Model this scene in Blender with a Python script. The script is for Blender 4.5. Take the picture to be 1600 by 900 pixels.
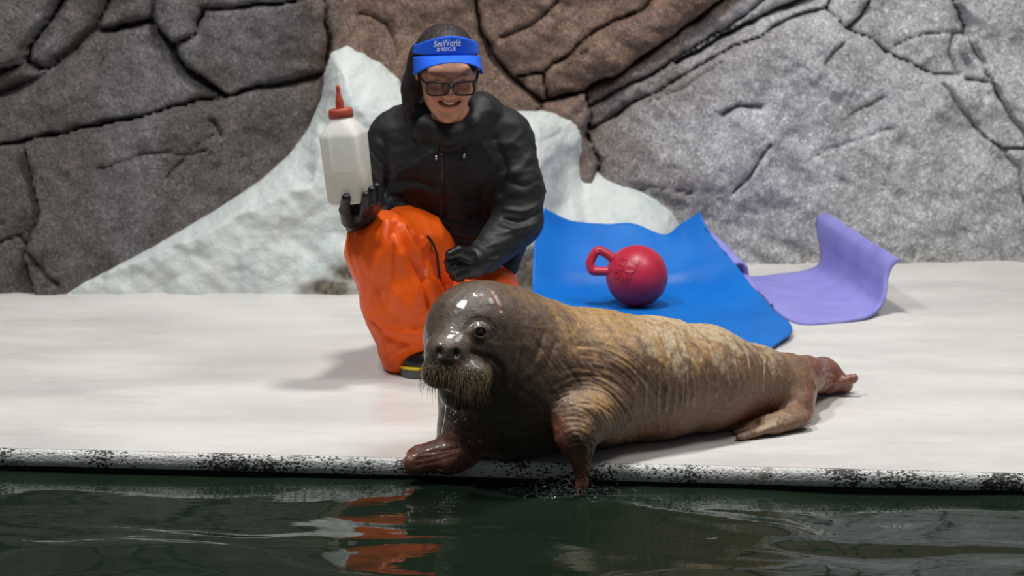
import bpy, math, random
import numpy as np
from mathutils import Matrix, Vector
from collections import deque

scene = bpy.context.scene
for o in list(bpy.data.objects):
    bpy.data.objects.remove(o)
COL = scene.collection
rng = np.random.RandomState(7)

# ------------------------------------------------------------------ camera
FPX = 3540.0                       # focal length in pixels of a 1600 px wide frame
PITCH = math.radians(10.1)
CAM = np.array([0.0, 0.0, 1.3])
FWD = np.array([0.0, math.cos(PITCH), -math.sin(PITCH)])
UPV = np.array([0.0, math.sin(PITCH), math.cos(PITCH)])
cam_data = bpy.data.cameras.new('camera')
cam_data.sensor_width = 36.0
cam_data.lens = 36.0 * FPX / 1600.0
cam_data.clip_start = 0.05
cam_data.dof.use_dof = True
cam_data.dof.focus_distance = 5.12
cam_data.dof.aperture_fstop = 5.0
cam = bpy.data.objects.new('camera', cam_data)
COL.objects.link(cam)
cam.location = CAM
cam.rotation_euler = (math.pi / 2 - PITCH, 0, 0)
scene.camera = cam

# ------------------------------------------------------------------ world, lamps, exposure
world = bpy.data.worlds.new('hall')
scene.world = world
world.use_nodes = True
world.node_tree.nodes['Background'].inputs[0].default_value = (0.80, 0.88, 1.0, 1)
world.node_tree.nodes['Background'].inputs[1].default_value = 0.10

def lamp(name, loc, target, power, size, color=(1, 1, 1), spread=180, blend=None, kind='AREA'):
    L = bpy.data.lights.new(name, kind)
    L.energy = power
    L.color = color
    if kind == 'AREA':
        L.shape = 'DISK'; L.size = size; L.spread = math.radians(spread)
    else:
        L.spot_size = math.radians(spread); L.spot_blend = blend; L.shadow_soft_size = size
    o = bpy.data.objects.new(name, L)
    COL.objects.link(o)
    o.location = loc
    d = Vector(target) - Vector(loc)
    o.rotation_euler = d.to_track_quat('-Z', 'Y').to_euler()
    return o
lamp('ceiling_lamp_centre', (0.25, 6.0, 4.2), (0.45, 5.9, 0), 120, 0.5, (1.0, 0.975, 0.93))
lamp('ceiling_lamp_left', (-1.6, 4.4, 4.4), (0.3, 6.2, 0), 120, 0.5, (0.95, 0.97, 1.0))
lamp('ceiling_lamp_right', (2.2, 5.2, 4.3), (1.2, 7.2, 0), 90, 1.5, (1.0, 0.98, 0.95))

scene.view_settings.view_transform = 'Standard'
scene.view_settings.look = 'None'
scene.view_settings.gamma = 1.0
scene.view_settings.use_curve_mapping = False
scene.view_settings.exposure = -0.12

# ------------------------------------------------------------------ survey helpers
def ray(u, v):
    return FWD + np.array([(u - 800.0) / FPX, 0, 0]) + UPV * (450.0 - v) / FPX
def px(u, v, Y):
    d = ray(u, v)
    return CAM + d * Y / d[1]
def gnd(u, v, z=0.0):
    d = ray(u, v)
    return CAM + d * (z - CAM[2]) / d[2]
def mpp(p):                                     # metres covered by one pixel at a point
    return float((np.asarray(p) - CAM) @ FWD) / FPX
def proj(P):
    q = P - CAM
    dep = q @ FWD
    return 800 + FPX * q[..., 0] / dep, 450 - FPX * (q @ UPV) / dep

# ------------------------------------------------------------------ numeric helpers
def vnoise(P):
    P = np.asarray(P, dtype=np.float64)
    i = np.floor(P).astype(np.int64)
    f = P - i
    f = f * f * (3 - 2 * f)
    out = np.zeros(len(P))
    for dx in (0, 1):
        for dy in (0, 1):
            for dz in (0, 1):
                h = ((i[:, 0] + dx) * 374761393 + (i[:, 1] + dy) * 668265263 + (i[:, 2] + dz) * 2147483647) & 0xffffffff
                h = ((h ^ (h >> 13)) * 1274126177) & 0xffffffff
                h = ((h ^ (h >> 16)) & 0xffff) / 65535.0
                w = (f[:, 0] if dx else 1 - f[:, 0]) * (f[:, 1] if dy else 1 - f[:, 1]) * (f[:, 2] if dz else 1 - f[:, 2])
                out += h * w
    return out * 2 - 1
_ca, _sa = math.cos(.9), math.sin(.9)
ROT = np.array([[_ca, -_sa, 0], [_sa, _ca, 0], [0, 0, 1.0]]) @ np.array([[1.0, 0, 0], [0, _ca, -_sa], [0, _sa, _ca]]) @ np.array([[_ca, 0, _sa], [0, 1.0, 0], [-_sa, 0, _ca]])
def fbm(P, octaves=4, lac=2.05, gain=0.5):
    P = np.asarray(P, dtype=np.float64)
    a, s = 1.0, np.zeros(len(P))
    for k in range(octaves):
        P = P @ ROT
        s += a * vnoise(P + 17.3 * k)
        P = P * lac
        a *= gain
    return s
def sstep(a, b, x):
    t = np.clip((x - a) / (b - a), 0, 1)
    return t * t * (3 - 2 * t)
def polydist(P, pts):                           # distance of points to a polyline (any dimension)
    best = np.full(len(P), 1e9)
    for a, b in zip(pts[:-1], pts[1:]):
        a = np.asarray(a, float); b = np.asarray(b, float)
        ab = b - a
        t = np.clip(((P - a) @ ab) / max(ab @ ab, 1e-12), 0, 1)
        best = np.minimum(best, np.linalg.norm(P - a - t[:, None] * ab, axis=1))
    return best
def smooth_line(pts, n):
    pts = np.array(pts, float)
    P = np.vstack([2 * pts[0] - pts[1], pts, 2 * pts[-1] - pts[-2]])
    out = []
    m = len(pts) - 1
    for s in np.linspace(0, m, n):
        i = min(int(s), m - 1); t = s - i
        p0, p1, p2, p3 = P[i], P[i + 1], P[i + 2], P[i + 3]
        out.append(0.5 * (2 * p1 + (p2 - p0) * t + (2 * p0 - 5 * p1 + 4 * p2 - p3) * t * t + (3 * p1 - p0 - 3 * p2 + p3) * t ** 3))
    return np.array(out)

# ---- signed distance shapes; each returns a function of an (N,3) array
def s_cap(a, b, ra, rb):
    a = np.asarray(a, float); b = np.asarray(b, float); ab = b - a; L = max(ab @ ab, 1e-12)
    def f(P):
        q = P - a
        t = np.clip((q @ ab) / L, 0, 1)
        return np.linalg.norm(q - t[:, None] * ab, axis=1) - (ra + (rb - ra) * t)
    f.bs = ((a + b) / 2, math.sqrt(L) / 2 + max(ra, rb))
    return f
def s_flat(a, b, ra, rb, n, flat):              # capsule squashed along n
    a = np.asarray(a, float); b = np.asarray(b, float); ab = b - a; L = max(ab @ ab, 1e-12)
    n = np.asarray(n, float); n = n - ab * (n @ ab) / L; n = n / np.linalg.norm(n)
    def f(P):
        q = P - a
        t = np.clip((q @ ab) / L, 0, 1)
        e = q - t[:, None] * ab
        h = e @ n
        e = e + n * (h * (1 / flat - 1))[:, None]
        r = ra + (rb - ra) * t
        k = np.linalg.norm(e, axis=1)
        return (k - r) * (flat + (1 - flat) * np.clip(1 - np.abs(h) / (np.maximum(k, 1e-9) * flat), 0, 1))
    f.bs = ((a + b) / 2, math.sqrt(L) / 2 + max(ra, rb))
    return f
def s_ell(c, r, R=None):
    c = np.asarray(c, float); r = np.asarray(r, float)
    if np.ndim(r) == 0: r = np.array([r, r, r])
    def f(P):
        q = P - c
        if R is not None: q = q @ R
        k0 = np.linalg.norm(q / r, axis=1)
        k1 = np.linalg.norm(q / (r * r), axis=1)
        return k0 * (k0 - 1) / np.maximum(k1, 1e-9)
    f.bs = (c, float(r.max()))
    return f
def smin(a, b, k):
    if k <= 0: return np.minimum(a, b)
    h = np.maximum(k - np.abs(a - b), 0) / k
    return np.minimum(a, b) - h * h * k * 0.25
def blend(items):                               # [(op, shape, k)] in order
    def f(P):
        d = None
        for op, s, k in items:
            e = s(P)
            if d is None: d = e
            elif op == 'u': d = smin(d, e, k)
            elif op == 's': d = -smin(-d, e, k)
            elif op == 'i': d = -smin(-d, -e, k)
        return d
    def fast(P):                                 # the same near the surface; far shapes are skipped
        d = None
        for op, s, k in items:
            if d is None:
                d = s(P); continue
            bs = getattr(s, 'bs', None)
            if bs is None or op == 'i':
                e = s(P)
                d = smin(d, e, k) if op == 'u' else (-smin(-d, e, k) if op == 's' else -smin(-d, -e, k))
                continue
            m = np.nonzero(((P - bs[0]) ** 2).sum(1) < (bs[1] + 0.05 + k) ** 2)[0]
            if len(m):
                e = s(P[m])
                d[m] = smin(d[m], e, k) if op == 'u' else -smin(-d[m], e, k)
        return d
    f.fast = fast
    return f
def inframe(s, origin, R):                      # shape given in a local frame (columns of R are its axes)
    return lambda P: s((P - origin) @ R)

def nets(sdf, lo, hi, h, project=True):         # surface nets on a narrow band
    sdf = getattr(sdf, 'fast', sdf)
    lo = np.asarray(lo, float); B = 4
    n = np.ceil((np.asarray(hi) - lo) / (h * B)).astype(int)
    bc = np.stack(np.meshgrid(*[np.arange(k) for k in n], indexing='ij'), -1).reshape(-1, 3)
    d = sdf(lo + (bc * B + (B - 1) / 2) * h)
    act = np.abs(d) < h * B * 2.2
    big = np.where(d < 0, -1.0, 1.0).reshape(n).astype(np.float32)
    V = big.repeat(B, 0).repeat(B, 1).repeat(B, 2)
    off = np.stack(np.meshgrid(*[np.arange(B)] * 3, indexing='ij'), -1).reshape(-1, 3)
    idx = (bc[act][:, None, :] * B + off[None]).reshape(-1, 3)
    for s in range(0, len(idx), 400000):
        q = idx[s:s + 400000]
        V[q[:, 0], q[:, 1], q[:, 2]] = sdf(lo + q * h)
    N = np.array(V.shape)
    S = V < 0
    c = [(i, j, k) for i in (0, 1) for j in (0, 1) for k in (0, 1)]
    def sub(A, o): return A[o[0]:N[0] - 1 + o[0], o[1]:N[1] - 1 + o[1], o[2]:N[2] - 1 + o[2]]
    cnt = sum(sub(S, o).astype(np.int8) for o in c)
    cells = np.argwhere((cnt > 0) & (cnt < 8))
    vid = np.full(N - 1, -1, dtype=np.int64)
    vid[cells[:, 0], cells[:, 1], cells[:, 2]] = np.arange(len(cells))
    acc = np.zeros((len(cells), 3)); num = np.zeros(len(cells))
    for o in c:
        for ax in range(3):
            if o[ax]: continue
            o2 = list(o); o2[ax] = 1
            p = cells + np.array(o); q = cells + np.array(o2)
            va = V[p[:, 0], p[:, 1], p[:, 2]].astype(float); vb = V[q[:, 0], q[:, 1], q[:, 2]].astype(float)
            m = (va < 0) != (vb < 0)
            t = np.where(m, va / np.where(m, va - vb, 1), 0)
            pos = p.astype(float); pos[:, ax] += t
            acc += pos * m[:, None]; num += m
    P = lo + acc / num[:, None] * h
    F = []
    for ax in range(3):
        a1, a2 = (ax + 1) % 3, (ax + 2) % 3
        A = np.moveaxis(S, ax, 0)
        s0 = np.take(S, range(0, N[ax] - 1), ax); s1 = np.take(S, range(1, N[ax]), ax)
        e = np.argwhere(s0 != s1)
        e = e[(e[:, a1] > 0) & (e[:, a2] > 0) & (e[:, a1] < N[a1] - 1) & (e[:, a2] < N[a2] - 1)]
        inside = S[e[:, 0], e[:, 1], e[:, 2]]
        def cell(d1, d2):
            q = e.copy(); q[:, a1] += d1; q[:, a2] += d2
            return vid[q[:, 0], q[:, 1], q[:, 2]]
        quad = np.stack([cell(-1, -1), cell(0, -1), cell(0, 0), cell(-1, 0)], 1)
        quad[~inside] = quad[~inside][:, ::-1]
        F.append(quad)
    F = np.vstack(F)
    F = F[(F >= 0).all(1)]
    if project:
        for _ in range(2):
            dv = sdf(P); g = grad(sdf, P, h * 0.3)
            P = P - np.clip(dv / np.maximum((g * g).sum(1), 0.05), -h, h)[:, None] * g
    return P, F
def grad(sdf, P, e):
    return np.stack([(sdf(P + np.eye(3)[i] * e) - sdf(P - np.eye(3)[i] * e)) / (2 * e) for i in range(3)], 1)
def march(sdf, uv, t0=4.2, t1=9.0):             # first hit of survey rays with a shape
    D = np.array([ray(u, v) for u, v in uv]); L = np.linalg.norm(D, axis=1)
    D = D / L[:, None]
    t = np.full(len(D), t0)
    for _ in range(64):
        t = np.minimum(t + 0.8 * sdf(CAM + D * t[:, None]), t1)
    return CAM + D * t[:, None]
def vnormals(V, F):
    a, b, c = V[F[:, 0]], V[F[:, 1]], V[F[:, 2]]
    d = V[F[:, -1]]
    n = np.cross(c - a, d - b) if F.shape[1] == 4 else np.cross(b - a, c - a)
    N = np.zeros_like(V)
    for k in range(F.shape[1]):
        np.add.at(N, F[:, k], n)
    return N / np.maximum(np.linalg.norm(N, axis=1), 1e-12)[:, None]
def smooth_mesh(V, F, it=1, w=0.5):
    E = np.vstack([F[:, [i, (i + 1) % F.shape[1]]] for i in range(F.shape[1])])
    for _ in range(it):
        S = np.zeros_like(V); c = np.zeros(len(V))
        np.add.at(S, E[:, 0], V[E[:, 1]]); np.add.at(c, E[:, 0], 1)
        np.add.at(S, E[:, 1], V[E[:, 0]]); np.add.at(c, E[:, 1], 1)
        V = V * (1 - w) + w * S / np.maximum(c, 1)[:, None]
    return V

# ------------------------------------------------------------------ object helpers
def mesh(V, F, smooth=True):
    me = bpy.data.meshes.new('m')
    V = np.asarray(V, dtype=np.float32)
    if isinstance(F, np.ndarray):
        k = F.shape[1]
        me.vertices.add(len(V)); me.vertices.foreach_set('co', V.ravel())
        me.loops.add(F.size); me.loops.foreach_set('vertex_index', F.astype(np.int32).ravel())
        me.polygons.add(len(F))
        me.polygons.foreach_set('loop_start', np.arange(0, F.size, k, dtype=np.int32))
        me.polygons.foreach_set('loop_total', np.full(len(F), k, dtype=np.int32))
        me.update(calc_edges=True)
    else:
        me.from_pydata([tuple(map(float, v)) for v in V], [], [tuple(int(i) for i in f) for f in F])
    me.validate()
    me.polygons.foreach_set('use_smooth', np.full(len(me.polygons), smooth))
    me.update()
    return me
def obj(name, V, F, m, parent=None, base=None, smooth=True, colors=None, kind=None):
    V = np.asarray(V, float)
    o = None
    loc = np.zeros(3)
    if parent is not None:
        loc = np.array(parent['_b'])
    elif base is not None:
        loc = np.asarray(base, float)
    me = mesh(V - loc, F, smooth)
    if colors:
        for cn, cv in colors.items():
            at = me.color_attributes.new(cn, 'FLOAT_COLOR', 'POINT')
            c4 = np.ones((len(V), 4), np.float32)
            cv = np.asarray(cv)
            c4[:, :3] = cv if cv.ndim == 2 else cv[:, None]
            at.data.foreach_set('color', c4.ravel())
    me.materials.append(m)
    o = bpy.data.objects.new(name, me)
    me.name = name
    COL.objects.link(o)
    if parent is not None: o.parent = parent
    else: o.location = loc
    o['_b'] = [float(x) for x in loc]
    if kind: o['kind'] = kind
    return o
def empty(name, base):
    o = bpy.data.objects.new(name, None)
    COL.objects.link(o)
    o.location = base
    o['_b'] = [float(x) for x in base]
    return o
def tag(o, label=None, cat=None, group=None, kind=None):
    if label: o['label'] = label
    if cat: o['category'] = cat
    if group: o['group'] = group
    if kind: o['kind'] = kind
    return o
def join(parts):
    V, F, n = [], [], 0
    for v, f in parts:
        V.append(np.asarray(v, float)); F += [tuple(int(i) + n for i in q) for q in f]; n += len(v)
    return np.vstack(V), F
def tube(pts, rad, seg=8, cap=True, flat=1.0, nrm=None):
    pts = np.asarray(pts, float); n = len(pts)
    rad = np.full(n, rad) if np.ndim(rad) == 0 else np.asarray(rad, float)
    T = np.gradient(pts, axis=0); T /= np.maximum(np.linalg.norm(T, axis=1), 1e-12)[:, None]
    up = np.array([0, 0, 1.0]) if nrm is None else np.asarray(nrm, float)
    V, F = [], []
    a = None
    for i in range(n):
        if a is None or nrm is not None:
            a = up - T[i] * (up @ T[i])
            if np.linalg.norm(a) < 1e-3: a = np.array([1.0, 0, 0]) - T[i] * T[i][0]
        else:
            a = a - T[i] * (a @ T[i])
        a = a / np.linalg.norm(a); b = np.cross(T[i], a)
        for k in range(seg):
            w = 2 * math.pi * k / seg
            V.append(pts[i] + rad[i] * (math.cos(w) * a * flat + math.sin(w) * b))
    for i in range(n - 1):
        for k in range(seg):
            k2 = (k + 1) % seg
            F.append((i * seg + k, i * seg + k2, (i + 1) * seg + k2, (i + 1) * seg + k))
    if cap:
        F.append(tuple(range(seg))[::-1]); F.append(tuple((n - 1) * seg + k for k in range(seg)))
    return np.array(V), F
def loft(rings, cap=True):
    rings = np.asarray(rings, float); n, m = rings.shape[:2]
    F = []
    for i in range(n - 1):
        for k in range(m):
            k2 = (k + 1) % m
            F.append((i * m + k, i * m + k2, (i + 1) * m + k2, (i + 1) * m + k))
    if cap:
        F.append(tuple(range(m))[::-1]); F.append(tuple((n - 1) * m + k for k in range(m)))
    return rings.reshape(-1, 3), F
def gridfaces(nu, nv):
    i = np.arange(nu * nv).reshape(nu, nv)
    return np.stack([i[:-1, :-1].ravel(), i[1:, :-1].ravel(), i[1:, 1:].ravel(), i[:-1, 1:].ravel()], 1)
def slab(G, thick):                              # a bent sheet with real thickness from a point grid
    nu, nv = G.shape[:2]
    V = G.reshape(-1, 3); F = gridfaces(nu, nv)
    N = vnormals(V, F)
    W = np.vstack([V, V - N * thick]); n = nu * nv
    fs = [tuple(q) for q in F] + [tuple(int(i) + n for i in q[::-1]) for q in F]
    i = np.arange(n).reshape(nu, nv)
    rim = list(i[0, :]) + list(i[1:, -1]) + list(i[-1, :-1][::-1]) + list(i[1:-1, 0][::-1])
    for a, b in zip(rim, rim[1:] + rim[:1]):
        fs.append((int(a), int(b), int(b) + n, int(a) + n))
    return W, fs
def sph(c, r, nu=20, nv=12):
    c = np.asarray(c, float); r = np.asarray(r, float) * np.ones(3)
    R = []
    for j in range(1, nv):
        t = math.pi * j / nv
        R.append([c + r * np.array([math.sin(t) * math.cos(2 * math.pi * k / nu), math.sin(t) * math.sin(2 * math.pi * k / nu), -math.cos(t)]) for k in range(nu)])
    return loft(R)
def textmesh(s, size, extrude, bold=0.0):
    cu = bpy.data.curves.new('t', 'FONT')
    cu.body = s; cu.size = size; cu.extrude = extrude; cu.offset = bold; cu.align_x = 'CENTER'; cu.align_y = 'CENTER'
    cu.resolution_u = 3
    o = bpy.data.objects.new('t', cu); COL.objects.link(o)
    bpy.context.view_layer.update()
    me = o.evaluated_get(bpy.context.evaluated_depsgraph_get()).to_mesh()
    V = np.array([v.co[:] for v in me.vertices]); F = [tuple(p.vertices) for p in me.polygons]
    bpy.data.objects.remove(o); bpy.data.curves.remove(cu)
    return V, F
def fold(V, F, lines):                           # raise (or sink) creases along 3-D polylines
    N = vnormals(V, F)
    d = np.zeros(len(V))
    for pts, amp, wid in lines:
        pts = np.asarray(pts)
        lo = pts.min(0) - 4 * wid; hi = pts.max(0) + 4 * wid
        m = ((V > lo) & (V < hi)).all(1)
        if m.any():
            d[m] += amp * np.exp(-(polydist(V[m], pts) / wid) ** 2)
    return V + N * d[:, None]

# ------------------------------------------------------------------ material helpers
def srgb(r, g, b):
    return tuple(((c / 255) / 12.92 if c / 255 <= 0.04045 else ((c / 255 + 0.055) / 1.055) ** 2.4) for c in (r, g, b)) + (1,)
class NT:
    def __init__(s, name):
        s.m = bpy.data.materials.new(name); s.m.use_nodes = True
        s.t = s.m.node_tree; s.b = s.t.nodes['Principled BSDF']
    def n(s, typ, **kw):
        o = s.t.nodes.new(typ)
        for k, v in kw.items(): setattr(o, k, v)
        return o
    def l(s, a, b): s.t.links.new(a, b)
    def co(s):
        if not hasattr(s, '_co'): s._co = s.n('ShaderNodeNewGeometry').outputs['Position']
        return s._co
    def noise(s, scale, detail=5, rough=0.55, vec=None, dist=0.0, stretch=None):
        v = vec or s.co()
        if stretch:
            mp = s.n('ShaderNodeMapping'); mp.inputs['Scale'].default_value = stretch; s.l(v, mp.inputs[0]); v = mp.outputs[0]
        o = s.n('ShaderNodeTexNoise'); s.l(v, o.inputs['Vector'])
        o.inputs['Scale'].default_value = scale; o.inputs['Detail'].default_value = detail
        o.inputs['Roughness'].default_value = rough; o.inputs['Distortion'].default_value = dist
        return o.outputs[0]
    def ramp(s, fac, stops):
        o = s.n('ShaderNodeValToRGB'); s.l(fac, o.inputs[0])
        e = o.color_ramp.elements
        while len(e) < len(stops): e.new(0.5)
        for i, (p, c) in enumerate(stops):
            e[i].position = p; e[i].color = c if isinstance(c, tuple) else (c, c, c, 1)
        return o.outputs[0]
    def mix(s, a, b, fac, mode='MIX'):
        o = s.n('ShaderNodeMix', data_type='RGBA', blend_type=mode)
        for sock, v in ((o.inputs[0], fac), (o.inputs[6], a), (o.inputs[7], b)):
            if hasattr(v, 'links') or hasattr(v, 'is_linked'): s.l(v, sock)
            else: sock.default_value = v
        return o.outputs[2]
    def attr(s, name):
        return s.n('ShaderNodeAttribute', attribute_name=name).outputs['Color']
    def bump(s, h, strength, dist=0.01, prev=None):
        o = s.n('ShaderNodeBump'); s.l(h, o.inputs['Height'])
        o.inputs['Strength'].default_value = strength; o.inputs['Distance'].default_value = dist
        if prev: s.l(prev, o.inputs['Normal'])
        return o.outputs[0]
    def set(s, **kw):
        for k, v in kw.items():
            k = {'color': 'Base Color', 'rough': 'Roughness', 'normal': 'Normal', 'spec': 'Specular IOR Level', 'ior': 'IOR', 'trans': 'Transmission Weight',
                 'metal': 'Metallic', 'coat': 'Coat Weight', 'sheen': 'Sheen Weight', 'sss': 'Subsurface Weight', 'alpha': 'Alpha', 'coatr': 'Coat Roughness', 'sssc': 'Subsurface Scale'}.get(k, k)
            if hasattr(v, 'is_linked'): s.l(v, s.b.inputs[k])
            else: s.b.inputs[k].default_value = v
        return s.m
def plain(name, rgb, rough=0.5, spec=0.5, var=0.12, scale=40, bump=0.0, **kw):
    t = NT(name)
    nz = t.noise(scale, 4)
    c = srgb(*rgb)
    lo = tuple(x * (1 - var) for x in c[:3]) + (1,); hi = tuple(min(1, x * (1 + var)) for x in c[:3]) + (1,)
    col = t.ramp(nz, [(0.3, lo), (0.7, hi)])
    if bump: t.set(normal=t.bump(nz, bump, 0.005))
    return t.set(color=col, rough=rough, spec=spec, **kw)
# ================================================================== SETTING
WATER_Z = -0.050
eA, eB = gnd(0, 700), gnd(1600, 740)            # pool edge runs through these two floor points
edir = (eB - eA)[:2]; edir = edir / np.linalg.norm(edir)
enor = np.array([edir[1], -edir[0]])            # towards the water (-Y)
if enor[1] > 0: enor = -enor
def edge_pt(s, o, z):                           # s along the edge, o out over the water
    return np.array([eA[0] + edir[0] * s + enor[0] * o, eA[1] + edir[1] * s + enor[1] * o, z])
def edge_y(X): return eA[1] + (X - eA[0]) * edir[1] / edir[0]

# ---- materials of the setting
t = NT('deck_concrete')
a = t.noise(1.6, 6, 0.6, stretch=(1, 2.2, 1)); b = t.noise(14, 6, 0.65, stretch=(0.5, 2.2, 1)); c = t.noise(5, 5, 0.6, dist=0.6)
col = t.ramp(a, [(0.28, srgb(200, 197, 193)), (0.5, srgb(210, 207, 202)), (0.75, srgb(220, 218, 213))])
col = t.mix(col, srgb(182, 176, 168), t.ramp(b, [(0.52, 0.0), (0.85, 0.5)]))
col = t.mix(col, srgb(205, 180, 165), t.ramp(c, [(0.60, 0.0), (0.78, 0.22)]))
t.l(t.bump(b, 0.12, 0.004), t.b.inputs['Normal'])
M_DECK = t.set(color=col, rough=t.ramp(a, [(0.35, 0.28), (0.6, 0.5)]), spec=0.4)

t = NT('kerb_flaking_paint')
sp = t.noise(150, 4, 0.6, stretch=(0.8, 1, 1.1)); pat = t.noise(7, 4, 0.6)
mask = t.n('ShaderNodeMath', operation='ADD'); t.l(sp, mask.inputs[0]); t.l(pat, mask.inputs[1])
col = t.ramp(mask.outputs[0], [(0.90, srgb(46, 48, 42)), (0.96, srgb(226, 225, 220))])
col = t.mix(col, srgb(92, 92, 48), t.ramp(t.noise(22, 4, 0.6), [(0.6, 0.0), (0.7, 0.7)]))
M_KERB = t.set(color=col, rough=t.ramp(pat, [(0.42, 0.5), (0.6, 0.14)]), spec=0.7, normal=t.bump(sp, 1.0, 0.006))
M_POOLWALL = plain('pool_wall_dark', (34, 38, 32), 0.6, 0.3, 0.4, 30, 0.4)

t = NT('pool_water')
w1 = t.noise(9, 2, 0.4, stretch=(0.55, 1.6, 1)); w2 = t.noise(34, 2, 0.5, stretch=(0.5, 1.5, 1))
M_WATER = t.set(color=srgb(25, 37, 27), rough=0.015, spec=0.5, ior=1.33, normal=t.bump(w2, 0.03, 0.008, t.bump(w1, 0.05, 0.02)))

t = NT('painted_rockwork')
pa = t.attr('paint')
n1 = t.noise(9, 8, 0.68, dist=0.7); n2 = t.noise(52, 7, 0.68, dist=2.2, stretch=(1, 1, 1.0)); n3 = t.noise(120, 4, 0.7)
vo = t.n('ShaderNodeTexVoronoi', feature='DISTANCE_TO_EDGE'); vo.inputs['Scale'].default_value = 26
mpv = t.n('ShaderNodeVectorMath', operation='ADD')
nv = t.n('ShaderNodeTexNoise'); nv.inputs['Scale'].default_value = 12; nv.inputs['Detail'].default_value = 4; t.l(t.co(), nv.inputs['Vector'])
sc = t.n('ShaderNodeVectorMath', operation='SCALE'); sc.inputs['Scale'].default_value = 0.12; t.l(nv.outputs['Color'], sc.inputs[0])
t.l(t.co(), mpv.inputs[0]); t.l(sc.outputs[0], mpv.inputs[1]); t.l(mpv.outputs[0], vo.inputs['Vector'])
k1 = t.ramp(n2, [(0.30, 0.36), (0.5, 0.90), (0.70, 1.85)])
k2 = t.ramp(n1, [(0.28, 0.62), (0.5, 1.0), (0.75, 1.4)])
col = t.mix(pa, k1, 1.0, 'MULTIPLY'); col = t.mix(col, k2, 1.0, 'MULTIPLY')
col = t.mix(col, t.ramp(vo.outputs[0], [(0.0, 0.55), (0.08, 1.0)]), 0.35, 'MULTIPLY')
bh = t.bump(n2, 0.75, 0.02, t.bump(n1, 0.7, 0.04)); bh = t.bump(n3, 0.4, 0.006, bh)
M_ROCK = t.set(color=col, rough=0.7, spec=0.25, normal=bh)

t = NT('white_painted_rock')
n1 = t.noise(7, 7, 0.62); n2 = t.noise(55, 6, 0.7); n3 = t.noise(3.2, 4, 0.6)
col = t.ramp(n1, [(0.25, srgb(170, 182, 184)), (0.45, srgb(200, 206, 203)), (0.8, srgb(214, 217, 212))])
col = t.mix(col, srgb(120, 122, 112), t.ramp(t.noise(24, 6, 0.7, stretch=(0.5, 1, 1.6)), [(0.64, 0.0), (0.74, 0.55)]))
col = t.mix(col, srgb(150, 178, 200), t.ramp(n3, [(0.60, 0.0), (0.75, 0.5)]))
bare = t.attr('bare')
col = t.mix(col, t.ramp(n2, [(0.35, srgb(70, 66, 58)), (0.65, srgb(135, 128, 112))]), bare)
M_ICE = t.set(color=col, rough=0.65, spec=0.3, normal=t.bump(n2, 0.35, 0.012, t.bump(n1, 0.6, 0.03)))

# ---- deck
s0, s1 = -1.6, 4.2
V = [edge_pt(s0, -0.004, 0), edge_pt(s1, -0.004, 0), (3.4, 9.2, 0), (-3.2, 9.2, 0)]
ns, nt = 60, 40
G = np.array([[(1 - b_) * edge_pt(s0 + (s1 - s0) * a_, -0.004, 0) + b_ * (np.array([-3.2, 9.2, 0]) * (1 - a_) + np.array([3.4, 9.2, 0]) * a_) for b_ in np.linspace(0, 1, nt)] for a_ in np.linspace(0, 1, ns)])
Vd, Fd = slab(G[:, ::1], 0.25)
if vnormals(G.reshape(-1, 3), gridfaces(ns, nt))[0][2] < 0:
    Vd, Fd = slab(G[::-1], 0.25)
deck = obj('floor', Vd, Fd, M_DECK, base=(0, 6.5, 0), smooth=False)
tag(deck, 'pale wet concrete deck beside the pool', 'floor', kind='structure')

# ---- kerb: rounded nosing along the pool edge
prof = [(-0.004, -0.004), (-0.002, 0.0), (0.006, 0.0005), (0.013, -0.003), (0.0175, -0.010), (0.0185, -0.020), (0.0185, -0.034), (0.015, -0.0375), (0.004, -0.0385), (-0.004, -0.0385)]
S = np.linspace(s0, s1, 760)
R = []
for s_ in S:
    R.append([edge_pt(s_, o_, z_) for o_, z_ in prof])
R = np.array(R)
nz = fbm(R.reshape(-1, 3) * np.array([60, 60, 60]), 3).reshape(R.shape[:2])
amp = np.array([0, 0, .4, 1, 1, 1, 1, 1, 0, 0]) * 0.0011
R[:, :, 0] += nz * amp * enor[0]; R[:, :, 1] += nz * amp * enor[1]; R[:, :, 2] += nz * amp * 0.6
Vk, Fk = loft(R)
kerb = obj('trim_1', Vk, Fk, M_KERB, base=edge_pt(1.2, 0, 0))
tag(kerb, 'flaking white painted kerb along the pool edge', 'kerb', kind='structure')
Rw = np.array([[edge_pt(s_, 0.004, -0.034), edge_pt(s_, 0.004, -0.9), edge_pt(s_, -0.05, -0.9), edge_pt(s_, -0.05, -0.034)] for s_ in np.linspace(s0, s1, 30)])
Vw, Fw = loft(Rw)
tag(obj('wall_pool', Vw, Fw, M_POOLWALL, base=edge_pt(1.2, 0, -0.5), smooth=False), 'dark pool wall under the kerb', 'wall', kind='structure')

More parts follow.
